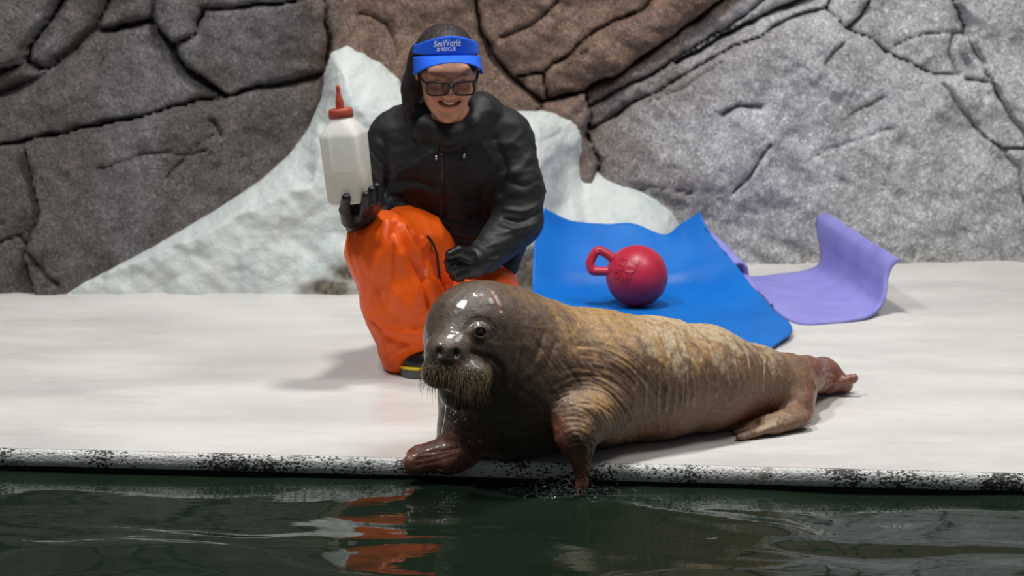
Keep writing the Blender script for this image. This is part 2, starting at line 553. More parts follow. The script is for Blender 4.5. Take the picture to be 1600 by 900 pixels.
# ---- water with real ripples
ts = np.concatenate([np.linspace(0.0, 1.15, 210), np.linspace(1.17, 6.2, 60)])
ss = np.linspace(s0 + 0.2, s1 - 0.2, 430)
SS, TT = np.meshgrid(ss, ts, indexing='ij')
Wx = eA[0] + edir[0] * SS + enor[0] * (TT + 0.004); Wy = eA[1] + edir[1] * SS + enor[1] * (TT + 0.004)
Pw = np.stack([Wx.ravel(), Wy.ravel(), np.zeros(Wx.size)], 1)
warp = np.stack([fbm(Pw * np.array([3.0, 4.5, 1]) + 5, 2), fbm(Pw * np.array([3.0, 4.5, 1]) + 31, 2), np.zeros(len(Pw))], 1)
Q = Pw + warp * np.array([0.08, 0.06, 0])
H = 0.0078 * fbm(Q * np.array([2.6, 5.6, 1]), 2, gain=0.36) + 0.0010 * np.sin(Q[:, 1] * 30 + Q[:, 0] * 9 + 3.0 * warp[:, 0])
fc = gnd(905, 776, WATER_Z); rr = np.hypot((Pw[:, 0] - fc[0]) * 0.8, (Pw[:, 1] - fc[1]) * 1.1)
H += 0.0035 * np.cos(rr * 170) * np.exp(-(rr / 0.075) ** 2)
dc = gnd(700, 790, WATER_Z); rr = np.hypot(Pw[:, 0] - dc[0], Pw[:, 1] - dc[1])
H += 0.0025 * np.cos(rr * 260) * np.exp(-(rr / 0.035) ** 2)
Pw[:, 2] = WATER_Z + H
Fw = gridfaces(len(ss), len(ts))
if vnormals(Pw, Fw)[1000][2] < 0: Fw = Fw[:, ::-1]
water = obj('pool_water', Pw, Fw, M_WATER, base=(0, 4.2, WATER_Z), kind='stuff')
tag(water, 'dark green rippling pool water in front of the kerb', 'water')

# ---- rock wall: one cast rockwork face, cracked into slabs
def wall_base(X):
    return np.interp(X, [-3.5, -1.65, -0.9, 0.0, 0.75, 1.4, 3.5], [7.05, 7.17, 7.38, 7.58, 7.78, 7.88, 8.0])
LEAN = 0.12
def on_wall(u, v):
    Y = 7.5
    for _ in range(25):
        p = px(u, v, Y); Y = float(wall_base(p[0])) + LEAN * max(p[2], -0.1)
    return px(u, v, Y)
cracks = [  # (points in survey pixels, half width m, depth m, splits slabs)
 ([(-260, 268), (-120, 245), (35, 224), (100, 215), (170, 197), (230, 183), (300, 165), (370, 150), (430, 133), (505, 117)], .008, .05, 1),
 ([(-260, 200), (-120, 185), (0, 146), (60, 116), (100, 88), (135, 48), (160, 0), (190, -60), (215, -150)], .013, .07, 1),
 ([(60, 116), (25, 104), (38, 72), (58, 48), (86, 0), (100, -60), (90, -150)], .011, .06, 1),
 ([(-260, 120), (-60, 115), (25, 104)], .009, .05, 1),
 ([(135, 48), (175, 51), (232, 33), (236, 0), (250, -70), (240, -150)], .009, .055, 1),
 ([(232, 33), (245, 55), (262, 72), (280, 96), (300, 120), (322, 130), (350, 152)], .009, .055, 1),
 ([(262, 72), (300, 58), (316, 14), (370, 10), (430, 4), (508, -10)], .006, .045, 1),
 ([(60, 116), (105, 85)], .012, .05, 0),
 ([(505, 117), (511, 60), (508, 0), (515, -80), (505, -150)], .010, .05, 1),
 ([(505, 117), (490, 200), (470, 250), (455, 500)], .006, .03, 1),
 ([(35, 224), (60, 330), (40, 400), (70, 520)], .005, .02, 1),
 ([(140, 265), (240, 235), (330, 240)], .005, .015, 0), ([(260, 275), (300, 230), (330, 215)], .004, .015, 0),
 ([(0, 380), (30, 370), (90, 440)], .005, .02, 0), ([(330, 190), (345, 215)], .005, .02, 0),
 ([(742, -150), (738, -60), (740, 0), (750, 42), (766, 88), (800, 120), (830, 152), (850, 166)], .014, .07, 1),
 ([(800, 120), (850, 118), (880, 92), (905, 65), (950, 40), (1000, 20), (1060, -40), (1100, -150)], .007, .045, 1),
 ([(850, 118), (857, 164)], .010, .05, 1),
 ([(857, 164), (838, 190), (820, 220), (800, 500)], .008, .05, 1),
 ([(850, 166), (913, 149), (1000, 97), (1067, 51), (1113, 15), (1134, 0), (1200, -60), (1290, -150)], .010, .08, 1),
 ([(913, 149), (921, 179), (913, 210), (935, 250), (930, 330), (960, 500)], .009, .05, 1),
 ([(913, 210), (970, 182), (1057, 128), (1139, 82), (1216, 46), (1287, 15), (1310, -30), (1370, -150)], .008, .05, 1),
 ([(1057, 102), (1100, 80), (1150, 50), (1190, 31), (1240, 12), (1290, -10)], .014, .08, 0),
 ([(920, 172), (1000, 130), (1060, 92), (1110, 62), (1160, 30), (1220, -20)], .008, .05, 0),
 ([(950, 190), (1060, 140), (1130, 100)], .006, .02, 0),
 ([(1287, 15), (1328, 49), (1395, 87), (1457, 120)], .008, .05, 1),
 ([(1328, 47), (1349, 20), (1359, 0), (1380, -70), (1375, -150)], .008, .05, 1),
 ([(1492, -150), (1480, -60), (1492, 0), (1518, 56), (1539, 118), (1580, 190), (1620, 240), (1720, 330), (1800, 360), (2300, 420)], .009, .06, 1),
 ([(1457, 120), (1518, 195), (1559, 231), (1602, 226)], .006, .04, 1),
 ([(1457, 120), (1498, 123), (1534, 126)], .008, .04, 1),
 ([(1498, 123), (1487, 92), (1492, 51), (1518, 56)], .007, .035, 1),
 ([(1400, 75), (1450, 55), (1490, 50)], .005, .02, 0),
 ([(1559, 231), (1590, 260), (1600, 330), (1660, 420), (1700, 520)], .005, .025, 1),
 ([(1128, 179), (1154, 164), (1185, 169)], .010, .035, 0), ([(1149, 292), (1175, 262), (1187, 244), (1200, 226)], .009, .03, 0),
 ([(1328, 177), (1375, 149)], .006, .02, 0), ([(1287, 97), (1303, 78), (1320, 64)], .006, .025, 0),
 ([(1260, 245), (1330, 215), (1390, 200)], .005, .012, 0), ([(960, 300), (1030, 285), (1075, 300)], .005, .015, 0),
 ([(560, 20), (600, 40), (620, 90)], .006, .02, 0), ([(780, 60), (830, 40), (870, 0)], .006, .025, 0), ([(880, 90), (930, 70)], .006, .02, 0),
]
WX = np.arange(-2.5, 2.9, 0.0085); WZ = np.arange(-0.04, 2.3, 0.0085)
GX, GZ = np.meshgrid(WX, WZ, indexing='ij')
XZ = np.stack([GX.ravel(), GZ.ravel()], 1)
P3 = np.stack([XZ[:, 0], np.zeros(len(XZ)), XZ[:, 1]], 1)
jit = np.stack([fbm(P3 * 11 + 3, 3), fbm(P3 * 11 + 47, 3)], 1) * 0.011
Pj = XZ + jit
disp = 0.055 * fbm(P3 * 1.7 + 9, 3) + 0.020 * fbm(P3 * 6 + 4, 4) + 0.006 * fbm(P3 * 26, 3)
strat = P3 @ np.array([0.45, 0, 0.9])
disp += 0.010 * fbm(np.stack([strat * 22, P3[:, 0] * 2.5, P3[:, 2] * 2.5], 1), 3) * sstep(-0.2, 0.2, P3[:, 0])
barrier = np.zeros(len(XZ), bool)
crackd = np.zeros(len(XZ))
wmod = 0.75 + 0.6 * fbm(P3 * 8 + 77, 2)
for pts, w, dep, sp in cracks:
    pts = [(u, v) if v != -150 else (u, -1100) for u, v in pts]
    pts = [(u if u != -260 else -620, v) for u, v in pts]
    line = np.array([on_wall(u, v)[[0, 2]] for u, v in pts])
    dd = polydist(Pj, line)
    ww = w * np.clip(wmod, 0.35, 1.6)
    crackd = np.maximum(crackd, dep * np.exp(-(dd / ww) ** 2) + dep * 0.25 * np.exp(-(dd / (ww * 3.2)) ** 2))
    if sp: barrier |= dd < 0.0085
disp -= crackd
# slabs by flood fill between the cracks
nx_, nz_ = GX.shape
lab = np.where(barrier.reshape(nx_, nz_), -1, 0)
cur = 0
for i in range(0, nx_, 3):
    for j in range(0, nz_, 3):
        if lab[i, j] == 0:
            cur += 1; cells = [(i, j)]; lab[i, j] = cur; dq = deque(cells)
            while dq:
                x, y = dq.popleft()
                for X2, Y2 in ((x + 1, y), (x - 1, y), (x, y + 1), (x, y - 1)):
                    if 0 <= X2 < nx_ and 0 <= Y2 < nz_ and lab[X2, Y2] == 0:
                        lab[X2, Y2] = cur; dq.append((X2, Y2)); cells.append((X2, Y2))
            if len(cells) < 260:
                for q in cells: lab[q] = -1
                cur -= 1
lab[lab == 0] = -1
while (lab < 0).any():
    for ax, sh in ((0, 1), (0, -1), (1, 1), (1, -1)):
        r_ = np.roll(lab, sh, ax); m = (lab < 0) & (r_ > 0); lab[m] = r_[m]
# each slab sits at its own depth and tilt
labf = lab.ravel()
edgefade = np.ones(len(XZ))
rs = np.random.RandomState(21)
paint = np.zeros((len(XZ), 3))
uu, vv = proj(np.stack([XZ[:, 0], wall_base(XZ[:, 0]) + LEAN * XZ[:, 1], XZ[:, 1]], 1))
dark = np.array(srgb(108, 101, 99)[:3]); brown = np.array(srgb(144, 119, 104)[:3]); grey = np.array(srgb(208, 208, 211)[:3])
for k in range(1, cur + 1):
    m = labf == k
    if not m.any(): continue
    c0 = XZ[m].mean(0)
    cu, cv = uu[m].mean(), vv[m].mean()
    tx, tz, off = rs.uniform(-.07, .07), rs.uniform(-.05, .12), rs.uniform(-.018, .022)
    disp[m] += np.clip(off + tx * (XZ[m, 0] - c0[0]) + tz * (XZ[m, 1] - c0[1]), -0.06, 0.06)
g = (1 - sstep(430, 560, uu + 40 * fbm(P3 * 5, 3)))                       # left: dark grey paint, with the dimmer light there painted in
diag = (vv - 149) - (uu - 913) * (-149.0 / 221.0)                          # below the diagonal ledge: pale grey paint, the brighter right-hand light mixed in
h = sstep(-10, 45, diag + 14 * fbm(P3 * 9 + 2, 3)) * sstep(860, 960, uu)
h2 = h * sstep(930, 1200, uu + 80 * fbm(P3 * 4 + 8, 3) + 0.35 * (vv - 200))
paint = brown[None] * (1 - g)[:, None] + dark[None] * g[:, None]
mid = np.array(srgb(146, 137, 133)[:3])
paint = paint * (1 - h)[:, None] + mid[None] * h[:, None]
paint = paint * (1 - h2)[:, None] + grey[None] * h2[:, None]
footlit = sstep(0.12, 0.0, XZ[:, 1] + 0.05 * fbm(P3 * 9 + 12, 3)) * sstep(900, 1100, uu)        # foot of the right wall lightened: stronger light there painted in
paint = paint * (1 - 0.5 * footlit)[:, None] + np.array(srgb(200, 198, 190)[:3])[None] * (0.5 * footlit)[:, None]
pale = 0.45 * sstep(0.15, 0.6, fbm(P3 * np.array([5, 1, 2.2]) + 60, 3)) * g                  # mineral runs on the dark side
paint = paint * (1 - pale)[:, None] + np.array(srgb(140, 138, 142)[:3])[None] * pale[:, None]
# the brown mass overhangs the strata below the diagonal ledge
over = sstep(20, -60, diag) * sstep(860, 930, uu) * sstep(1500, 1150, uu)
disp += 0.05 * over * sstep(-260, -10, diag)
disp += 0.05 * sstep(40, 170, diag) * sstep(930, 1050, uu)
Yw = wall_base(XZ[:, 0]) + LEAN * XZ[:, 1] - disp
WV = np.stack([XZ[:, 0], Yw, XZ[:, 1]], 1)
FWl = gridfaces(nx_, nz_)
if vnormals(WV, FWl)[5000][1] > 0: FWl = FWl[:, ::-1]
wall = empty('wall_back', (0, 7.7, 0))
tag(wall, 'cast rockwork wall of cracked grey and brown slabs behind the deck', 'wall', kind='structure')
flab = labf[FWl[:, 0]]
for k in range(1, cur + 1):
    f_ = FWl[flab == k]
    if len(f_) < 20: continue
    ids = np.unique(f_); mp = np.full(len(WV), -1); mp[ids] = np.arange(len(ids))
    obj('rock_slab', WV[ids], mp[f_], M_ROCK, wall, colors={'paint': paint[ids]})

# ---- white painted rock standing in front of the wall
outl = [(92, 462), (150, 428), (240, 384), (330, 335), (400, 290), (445, 250), (478, 205), (497, 160), (503, 118), (512, 88), (535, 79), (565, 92), (600, 118), (640, 160),
        (700, 185), (760, 192), (815, 191), (860, 194), (898, 204), (915, 232), (916, 272), (925, 286), (985, 303), (1040, 328), (1070, 348), (1095, 400), (1100, 470)]
ip = np.array([px(u, v, 7.33)[[0, 2]] for u, v in outl])
IX = np.arange(ip[:, 0].min() - .02, ip[:, 0].max() + .02, 0.0065); IZ = np.arange(-0.03, ip[:, 1].max() + .03, 0.0065)
ax_, az_ = np.meshgrid(IX, IZ, indexing='ij')
q2 = np.stack([ax_.ravel(), az_.ravel()], 1)
q3 = np.stack([q2[:, 0], 0 * q2[:, 0], q2[:, 1]], 1)
qj = q2 + 0.0 * np.stack([fbm(q3 * 22, 3), fbm(q3 * 22 + 40, 3)], 1)
poly = np.vstack([ip, [ip[-1, 0], -0.3], [ip[0, 0], -0.3]])
ins = np.zeros(len(qj), bool)
for a_, b_ in zip(poly, np.roll(poly, -1, 0)):
    c_ = (a_[1] > qj[:, 1]) != (b_[1] > qj[:, 1])
    xi = (b_[0] - a_[0]) * (qj[:, 1] - a_[1]) / (b_[1] - a_[1] + 1e-12) + a_[0]
    ins ^= c_ & (qj[:, 0] < xi)
dist = polydist(qj, ip)
sd = np.where(ins, dist, -dist)
thick = np.clip(sd, 0, None)
ridge = 0.34 * (1 - np.exp(-thick / 0.16)) + 0.05 * np.sqrt(np.clip(thick, 0, 0.03) / 0.03)
iu, iv = proj(np.stack([q2[:, 0], np.full(len(q2), 7.3), q2[:, 1]], 1))
ridge += 0.10 * sstep(0.45, 0.0, q2[:, 1]) * sstep(0, 0.1, thick)
ridge += 0.030 * fbm(q3 * 4 + 3, 3) * sstep(0, .08, thick) + 0.018 * fbm(q3 * 13 + 3, 3) * sstep(0, .03, thick)
ledge = sstep(895, 920, iu) * sstep(250, 300, iv)                       # lower step right of the tall block
ridge -= 0.06 * ledge
# undercut hollow at the foot, and the hollow below the tall right block
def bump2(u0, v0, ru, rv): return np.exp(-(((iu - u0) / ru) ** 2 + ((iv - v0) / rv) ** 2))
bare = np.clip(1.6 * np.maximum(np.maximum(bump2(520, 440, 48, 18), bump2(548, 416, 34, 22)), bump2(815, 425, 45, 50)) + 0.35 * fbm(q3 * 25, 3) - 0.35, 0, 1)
ridge -= 0.13 * bump2(535, 430, 55, 26) + 0.12 * bump2(815, 430, 40, 55) + 0.07 * bump2(872, 335, 34, 30)
groove = [[(300, 430), (306, 400), (300, 360)], [(430, 310), (470, 300), (500, 312)], [(370, 390), (390, 380)], [(560, 260), (500, 275), (470, 290)], [(850, 230), (880, 222)]]
for gline in groove:
    ridge -= 0.010 * np.exp(-(polydist(qj, np.array([px(u, v, 7.3)[[0, 2]] for u, v in gline])) / 0.007) ** 2)
back = wall_base(q2[:, 0]) + LEAN * q2[:, 1] + 0.03
Yi = np.minimum(np.minimum(7.52 + 0.05 * q2[:, 1], wall_base(q2[:, 0]) + LEAN * q2[:, 1] - 0.06) - ridge * 0.92 + 0.17 * sstep(820, 900, iu), back + 0.15 * sstep(820, 900, iu))
front_lim = 7.185 + 0.10 * np.clip(q2[:, 1], 0, 2) - 0.02 * fbm(q3 * 9, 3)
Yi = np.maximum(Yi, front_lim)
keep = sd > -0.004
Fi = gridfaces(len(IX), len(IZ))
IV = np.stack([q2[:, 0], Yi, q2[:, 1]], 1)
if vnormals(IV, Fi)[len(IV) // 2][1] > 0: Fi = Fi[:, ::-1]
Fi = Fi[keep[Fi].all(1)]
ids = np.unique(Fi); mp = np.full(len(IV), -1); mp[ids] = np.arange(len(ids))
IV, Fi, bare = IV[ids], mp[Fi], bare[ids]
# close the rim back to the wall so the rock is solid
ed = {}
for q in Fi:
    for a_, b_ in zip(q, np.roll(q, -1)):
        if (b_, a_) in ed: del ed[(b_, a_)]
        else: ed[(a_, b_)] = 1
rim = sorted({i for e in ed for i in e}); rm = {v: len(IV) + n for n, v in enumerate(rim)}
for i in rim:                                    # trim the rim to the outline
    p_ = IV[i, [0, 2]]
    if p_[1] < 0.0: continue
    best = None
    for a_, b_ in zip(ip[:-1], ip[1:]):
        ab = b_ - a_; t_ = np.clip(((p_ - a_) @ ab) / (ab @ ab), 0, 1); c_ = a_ + ab * t_
        dd = np.linalg.norm(c_ - p_)
        if best is None or dd < best[0]: best = (dd, c_)
    IV[i, [0, 2]] = best[1] + 0.0045 * fbm(np.array([[best[1][0] * 26, 0, best[1][1] * 26]]), 3)[0]
RB = IV[rim].copy(); RB[:, 1] = 7.95
IV2 = np.vstack([IV, RB])
F2 = np.vstack([Fi, np.array([(b_, a_, rm[a_], rm[b_]) for a_, b_ in ed])])
ice = obj('ice_rock', IV2, F2, M_ICE, base=(-0.5, 7.4, 0), colors={'bare': np.concatenate([bare, bare[:0], np.zeros(len(RB))])})
tag(ice, 'white painted rock shaped like an ice floe behind the kneeling person', 'rock')
# ================================================================== WALRUS
def q(u, v, Y, r=None):
    p = px(u, v, Y)
    return p if r is None else (p, r * mpp(p))
def cap_px(A, B):
    (a, ra), (b, rb) = q(*A), q(*B)
    return s_cap(a, b, ra, rb)
def flat_px(A, B, n, fl):
    (a, ra), (b, rb) = q(*A), q(*B)
    return s_flat(a, b, ra, rb, n, fl)
def ball_px(A, stretch=(1, 1, 1)):
    a, ra = q(*A)
    return s_ell(a, ra * np.array(stretch))
W = []
st = [(1262, 588, 5.60, 24), (1225, 596, 5.52, 42), (1180, 601, 5.45, 58), (1100, 592, 5.34, 80), (1020, 592, 5.27, 94), (930, 592, 5.20, 105), (860, 586, 5.17, 112)]
for A, B in zip(st[:-1], st[1:]):
    W.append(('u', cap_px(A, B), 0.03))
W.append(('u', ball_px((800, 594, 5.13, 114)), 0.07))                    # chest
W.append(('u', ball_px((790, 630, 5.10, 84)), 0.06))
W.append(('u', ball_px((796, 535, 5.11, 80)), 0.06))                     # nape
W.append(('u', ball_px((757, 527, 5.06, 88)), 0.05))                     # skull
W.append(('u', ball_px((735, 512, 5.01, 64)), 0.05))                     # forehead
W.append(('u', ball_px((772, 575, 5.02, 58)), 0.06))                     # cheek
W.append(('u', cap_px((722, 545, 4.97, 54), (703, 556, 4.92, 40)), 0.04))    # snout
W.append(('u', ball_px((693, 552, 4.895, 25)), 0.02))                    # nose
W.append(('u', ball_px((731, 591, 4.895, 33), (1.12, 0.9, 0.95)), 0.018))  # whisker pads
W.append(('u', ball_px((683, 582, 4.885, 25), (1.05, 0.9, 1.0)), 0.012))
W.append(('u', ball_px((706, 584, 4.89, 22)), 0.012))
W.append(('u', ball_px((715, 610, 4.955, 30)), 0.02))                    # chin
W.append(('s', ball_px((707, 622, 4.875, 15), (1.6, 1.0, 0.45)), 0.010)) # mouth
for u, v in ((686, 552), (713, 553)):                                   # nostrils
    W.append(('s', ball_px((u, v, 4.853 if u < 700 else 4.86, 7), (0.8, 1.6, 1.0)), 0.008))
_pre = blend(list(W))
eye_s = march(_pre, [(750, 519)])[0]; eye_n = grad(_pre, eye_s[None], 0.003)[0]; eye_n /= np.linalg.norm(eye_n)
W.append(('u', s_ell(eye_s - eye_n * 0.006, 0.017), 0.014))               # eye mound and socket
W.append(('s', s_ell(eye_s + eye_n * 0.005, 0.0112), 0.003))
_er = np.array([1.0, 0, 0]) - eye_n * eye_n[0]; _er /= np.linalg.norm(_er); _eu = np.cross(eye_n, _er); _eu *= np.sign(_eu[2])
_lid = [eye_s + eye_n * (0.001 + 0.0025 * math.sin(a_)) + 0.0125 * (_er * math.cos(a_) + _eu * (0.80 * math.sin(a_))) for a_ in np.linspace(-0.2, 3.5, 10)]
for a_, b_ in zip(_lid[:-1], _lid[1:]):
    W.append(('u', s_cap(a_, b_, 0.0036, 0.0036), 0.003))
_lid = [eye_s + eye_n * 0.0 + 0.0125 * (_er * math.cos(a_) + _eu * (0.85 * math.sin(a_))) for a_ in np.linspace(3.4, 6.1, 7)]
for a_, b_ in zip(_lid[:-1], _lid[1:]):
    W.append(('u', s_cap(a_, b_, 0.0026, 0.0026), 0.003))
# right foreflipper, resting on the kerb
W.append(('u', cap_px((742, 628, 5.11, 42), (722, 668, 5.06, 33)), 0.05))
W.append(('u', cap_px((722, 668, 5.06, 33), (706, 704, 5.035, 29)), 0.03))
for (u, v, r) in ((648, 731, 14), (643, 722, 13), (646, 713, 12), (656, 706, 11)):
    W.append(('u', cap_px((706, 706, 5.03, 24), (u, v, 4.995 if v > 715 else 5.02, r)), 0.012))
W.append(('u', cap_px((728, 712, 5.045, 20), (700, 722, 5.01, 20)), 0.02))
W.append(('u', cap_px((775, 690, 5.10, 22), (745, 700, 5.13, 14)), 0.03))
# left foreflipper, over the kerb into the water
W.append(('u', cap_px((938, 640, 5.08, 50), (910, 657, 4.99, 41)), 0.035))
W.append(('u', cap_px((907, 660, 4.985, 41), (902, 682, 4.955, 33)), 0.02))
W.append(('u', flat_px((901, 682, 4.955, 32), (906, 706, 4.945, 19), (0.3, -1, 0), 0.9), 0.015))
W.append(('u', flat_px((906, 706, 4.945, 19), (909, 730, 4.945, 12), (0.5, -1, 0), 0.9), 0.015))
W.append(('u', flat_px((909, 730, 4.945, 12), (909, 756, 4.94, 9.5), (0.5, -1, 0), 0.9), 0.015))
W.append(('u', flat_px((909, 756, 4.94, 9.5), (904, 790, 4.935, 5), (0.5, -1, 0), 0.8), 0.015))
# hind flippers
W.append(('u', cap_px((1235, 605, 5.47, 36), (1236, 640, 5.43, 28)), 0.03))
hroot = gnd(1242, 652, 0.030); hmid = gnd(1203, 664, 0.022)
W.append(('u', cap_px((1240, 618, 5.46, 32), (1243, 636, 5.42, 27)), 0.03))
W.append(('u', s_flat(hroot, hmid, .040, .034, (0.2, 0, 1), 0.62), 0.02))
for k, (u, v) in enumerate(((1157, 683), (1150, 675), (1143, 670), (1136, 666), (1134, 662))):
    tip = gnd(u, v, 0.008)
    ro = hmid + np.array([-.004 * k, .014 * (k - 1.6), 0.0])
    W.append(('u', s_flat(ro, tip, .019 - .001 * k, [.011, .007, .006, .006, .006][k], (0, 0, 1), 0.7), 0.006))
W.append(('u', cap_px((1255, 586, 5.60, 29), (1286, 588, 5.73, 27)), 0.03))
W.append(('u', cap_px((1286, 587, 5.73, 27), (1318, 600, 5.745, 14)), 0.02))
W.append(('u', cap_px((1292, 604, 5.715, 12), (1334, 591, 5.70, 7)), 0.010))
W.append(('u', cap_px((1298, 584, 5.75, 14), (1312, 608, 5.755, 8)), 0.012))
walrus_sdf = blend(W)
WVt, WFt = nets(walrus_sdf, (-0.30, 4.80, -0.10), (0.95, 5.85, 0.50), 0.0036)
# keep it resting on the deck
u_, v_ = proj(WVt)
inland = WVt[:, 1] > edge_y(WVt[:, 0]) + 0.012
low = inland & (WVt[:, 2] < 0.002)
WVt[low, 2] = 0.002 + 0.05 * (WVt[low, 2] - 0.002) * 0
def L3(uv, n=None):
    uv = smooth_line(uv, n or max(8, 5 * len(uv)))
    PEND.append(uv)
    return len(PEND) - 1
PEND = []
creases = []
for uv in ([(1014, 575), (1010, 610), (1008, 644)], [(1031, 566), (1029, 644)], [(1046, 552), (1042, 600), (1040, 644)], [(1055, 580), (1053, 644)], [(1052, 528), (1067, 584), (1063, 644)],
           [(1067, 530), (1082, 591), (1084, 636)], [(1096, 566), (1103, 596)], [(1127, 545), (1140, 600)], [(1146, 546), (1154, 600)], [(1169, 555), (1174, 590)], [(1196, 560), (1192, 610)],
           [(1110, 540), (1120, 590), (1118, 620)], [(995, 570), (990, 630)], [(1075, 560), (1072, 640)], [(1025, 520), (1040, 560)]):
    creases.append((L3(uv), 0.0022, 0.0042))
wrk = random.Random(11)
for k in range(22):                                                     # folds round the shoulder
    r = 50 + 4.6 * k + wrk.uniform(-1.2, 1.2)
    a0 = 2.35 - 0.045 * k + wrk.uniform(-.35, .15); a1 = 0.0 - 0.02 * k + wrk.uniform(-.1, .5)
    ph = wrk.uniform(0, 6)
    uv = [(907 + (r + 2.2 * math.sin(3 * a_ + ph)) * math.cos(a_), 684 - (r * 1.06 + 2.2 * math.sin(4 * a_ + ph)) * math.sin(a_)) for a_ in np.linspace(a0, a1, 10)]
    creases.append((L3(uv, 30), (-0.0024 if k < 8 else -0.0015) * wrk.uniform(.6, 1.2), 0.0030 + 0.001 * wrk.random()))
for k in range(10):                                                     # creases across the left flipper
    w0, w1 = wrk.uniform(-2, 2), wrk.uniform(-2, 2)
    uv = [(874 + 2.2 * k, 640 + 8.0 * k + w0), (893 + 1.4 * k, 634 + 8.2 * k), (918 + .4 * k, 642 + 8.0 * k + w1), (938 - k * 2.0, 664 + 7 * k)]
    creases.append((L3(uv, 14), -0.0014 * wrk.uniform(.6, 1.2), 0.0030))
for uv in ([(800, 600), (835, 560), (850, 520)], [(815, 610), (850, 575), (868, 535)], [(785, 605), (805, 580), (815, 550)]):
    creases.append((L3(uv, 18), -0.003, 0.008))
for uv in ([(760, 556), (775, 566), (785, 582), (780, 600)], [(735, 550), (757, 560), (764, 580)]):
    creases.append((L3(uv, 18), -0.004, 0.005))
for r_ in (20, 25):                                                     # eyelids
    uv = [(750 + r_ * math.cos(a_), 519 - 0.9 * r_ * math.sin(a_)) for a_ in np.linspace(-0.6, 3.7, 14)]
    creases.append((L3(uv, 24), -0.0022 if r_ == 20 else -0.0014, 0.0032))
scar = L3([(767, 456), (776, 470), (782, 486)], 14)
creases.append((scar, -0.002, 0.003))
for a_, b_ in (((712, 705), (652, 718)), ((712, 712), (650, 727)), ((716, 700), (662, 708))):
    creases.append((L3([a_, ((a_[0] + b_[0]) / 2, (a_[1] + b_[1]) / 2 + 1), b_], 10), -0.0025, 0.004))
for k in range(5):
    creases.append((L3([(1212 + 7 * k, 612 + 3 * k), (1200 + 8 * k, 640), (1190 + 9 * k, 664 - k)], 10), -0.0016, 0.004))
for k in range(5):                                                      # far flipper wrinkles
    creases.append((L3([(1262 + 9 * k, 564), (1266 + 9 * k, 585), (1263 + 9 * k, 606)], 8), -0.0014, 0.003))
creases.append((L3([(1285, 580), (1300, 578), (1310, 590), (1296, 600)], 10), -0.004, 0.004))
for uv in ([(702, 640), (722, 655), (740, 660)], [(700, 655), (720, 670), (738, 676)], [(704, 672), (722, 684), (736, 690)], [(708, 626), (726, 640), (742, 646)]):
    creases.append((L3(uv, 8), -0.0018, 0.004))
_all = march(walrus_sdf, np.vstack(PEND)); _cut = np.split(_all, np.cumsum([len(p_) for p_ in PEND])[:-1])
creases = [(_cut[i_], am, wd) for i_, am, wd in creases]; scar = _cut[scar]
WVt = fold(WVt, WFt, creases)
# fine skin: wrinkles running round the trunk, coarse hide
N_ = vnormals(WVt, WFt)
u_, v_ = proj(WVt)
trunk = sstep(900, 980, u_) * sstep(1290, 1230, u_)
ax_co = WVt @ np.array([0.85, 0.50, 0.0])
side = fbm(np.stack([ax_co * 95 + 1.5 * fbm(WVt * 14, 2), WVt[:, 2] * 9, WVt[:, 1] * 9], 1), 3)
neckw = sstep(800, 860, u_) * sstep(1000, 920, u_)
diagc = WVt @ np.array([0.75, 0.2, 0.6])
side2 = fbm(np.stack([diagc * 120, WVt[:, 0] * 16, WVt[:, 1] * 16], 1), 3)
WVt = WVt + N_ * (0.0011 * side * trunk + 0.0011 * side2 * neckw + 0.0009 * fbm(WVt * 55, 3) + 0.0022 * fbm(WVt * 13 + 4, 2))[:, None]
low = inland & (WVt[:, 2] < 0.002); WVt[low, 2] = 0.002
# hide colours: dark wet head, dry golden back, ruddy flippers
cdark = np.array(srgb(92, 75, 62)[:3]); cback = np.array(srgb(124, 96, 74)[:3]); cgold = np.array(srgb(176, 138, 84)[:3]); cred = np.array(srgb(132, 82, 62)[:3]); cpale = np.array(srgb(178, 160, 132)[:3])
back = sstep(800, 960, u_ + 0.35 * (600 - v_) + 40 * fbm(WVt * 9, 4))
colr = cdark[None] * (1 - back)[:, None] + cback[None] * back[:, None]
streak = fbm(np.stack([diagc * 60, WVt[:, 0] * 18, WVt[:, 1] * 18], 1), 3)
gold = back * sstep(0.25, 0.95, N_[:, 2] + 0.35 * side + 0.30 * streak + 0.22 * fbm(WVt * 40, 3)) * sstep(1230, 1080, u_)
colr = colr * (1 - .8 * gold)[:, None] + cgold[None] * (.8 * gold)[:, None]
pale = sstep(960, 1040, u_) * sstep(1250, 1180, u_) * sstep(0.35, 0.9, N_[:, 2] + 0.55 * fbm(WVt * np.array([70, 70, 35]) + 9, 3))  # upward faces of the rear back paler: overhead light put into the hide colour
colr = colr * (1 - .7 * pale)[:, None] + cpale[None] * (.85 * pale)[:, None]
dcre = np.full(len(WVt), 9.0)
for pts, am, wd in creases[:15]:
    dcre = np.minimum(dcre, polydist(WVt, pts))
cr = np.exp(-(dcre / 0.0030) ** 2) * 0.55 * sstep(-.45, .45, fbm(WVt * 28 + 3, 2) + .15)
colr = colr * (1 - cr)[:, None] + np.array(srgb(205, 180, 145)[:3])[None] * cr[:, None]
red = np.maximum.reduce([np.exp(-np.clip(polydist(WVt, [q(872, 668, 4.94), q(885, 696, 4.93), q(908, 730, 4.935), q(908, 785, 4.935)]) - 0.014, 0, 9) / 0.014), sstep(650, 720, v_) * sstep(790, 730, u_),
                         0.6 * np.exp(-np.clip(polydist(WVt, [gnd(1240, 650, .02), gnd(1150, 675, .01)]) - 0.035, 0, 9) / 0.012), sstep(1245, 1285, u_)])
colr = colr * (1 - red)[:, None] + cred[None] * red[:, None]
ds = polydist(WVt, scar); sc_ = np.exp(-(ds / 0.0035) ** 2)
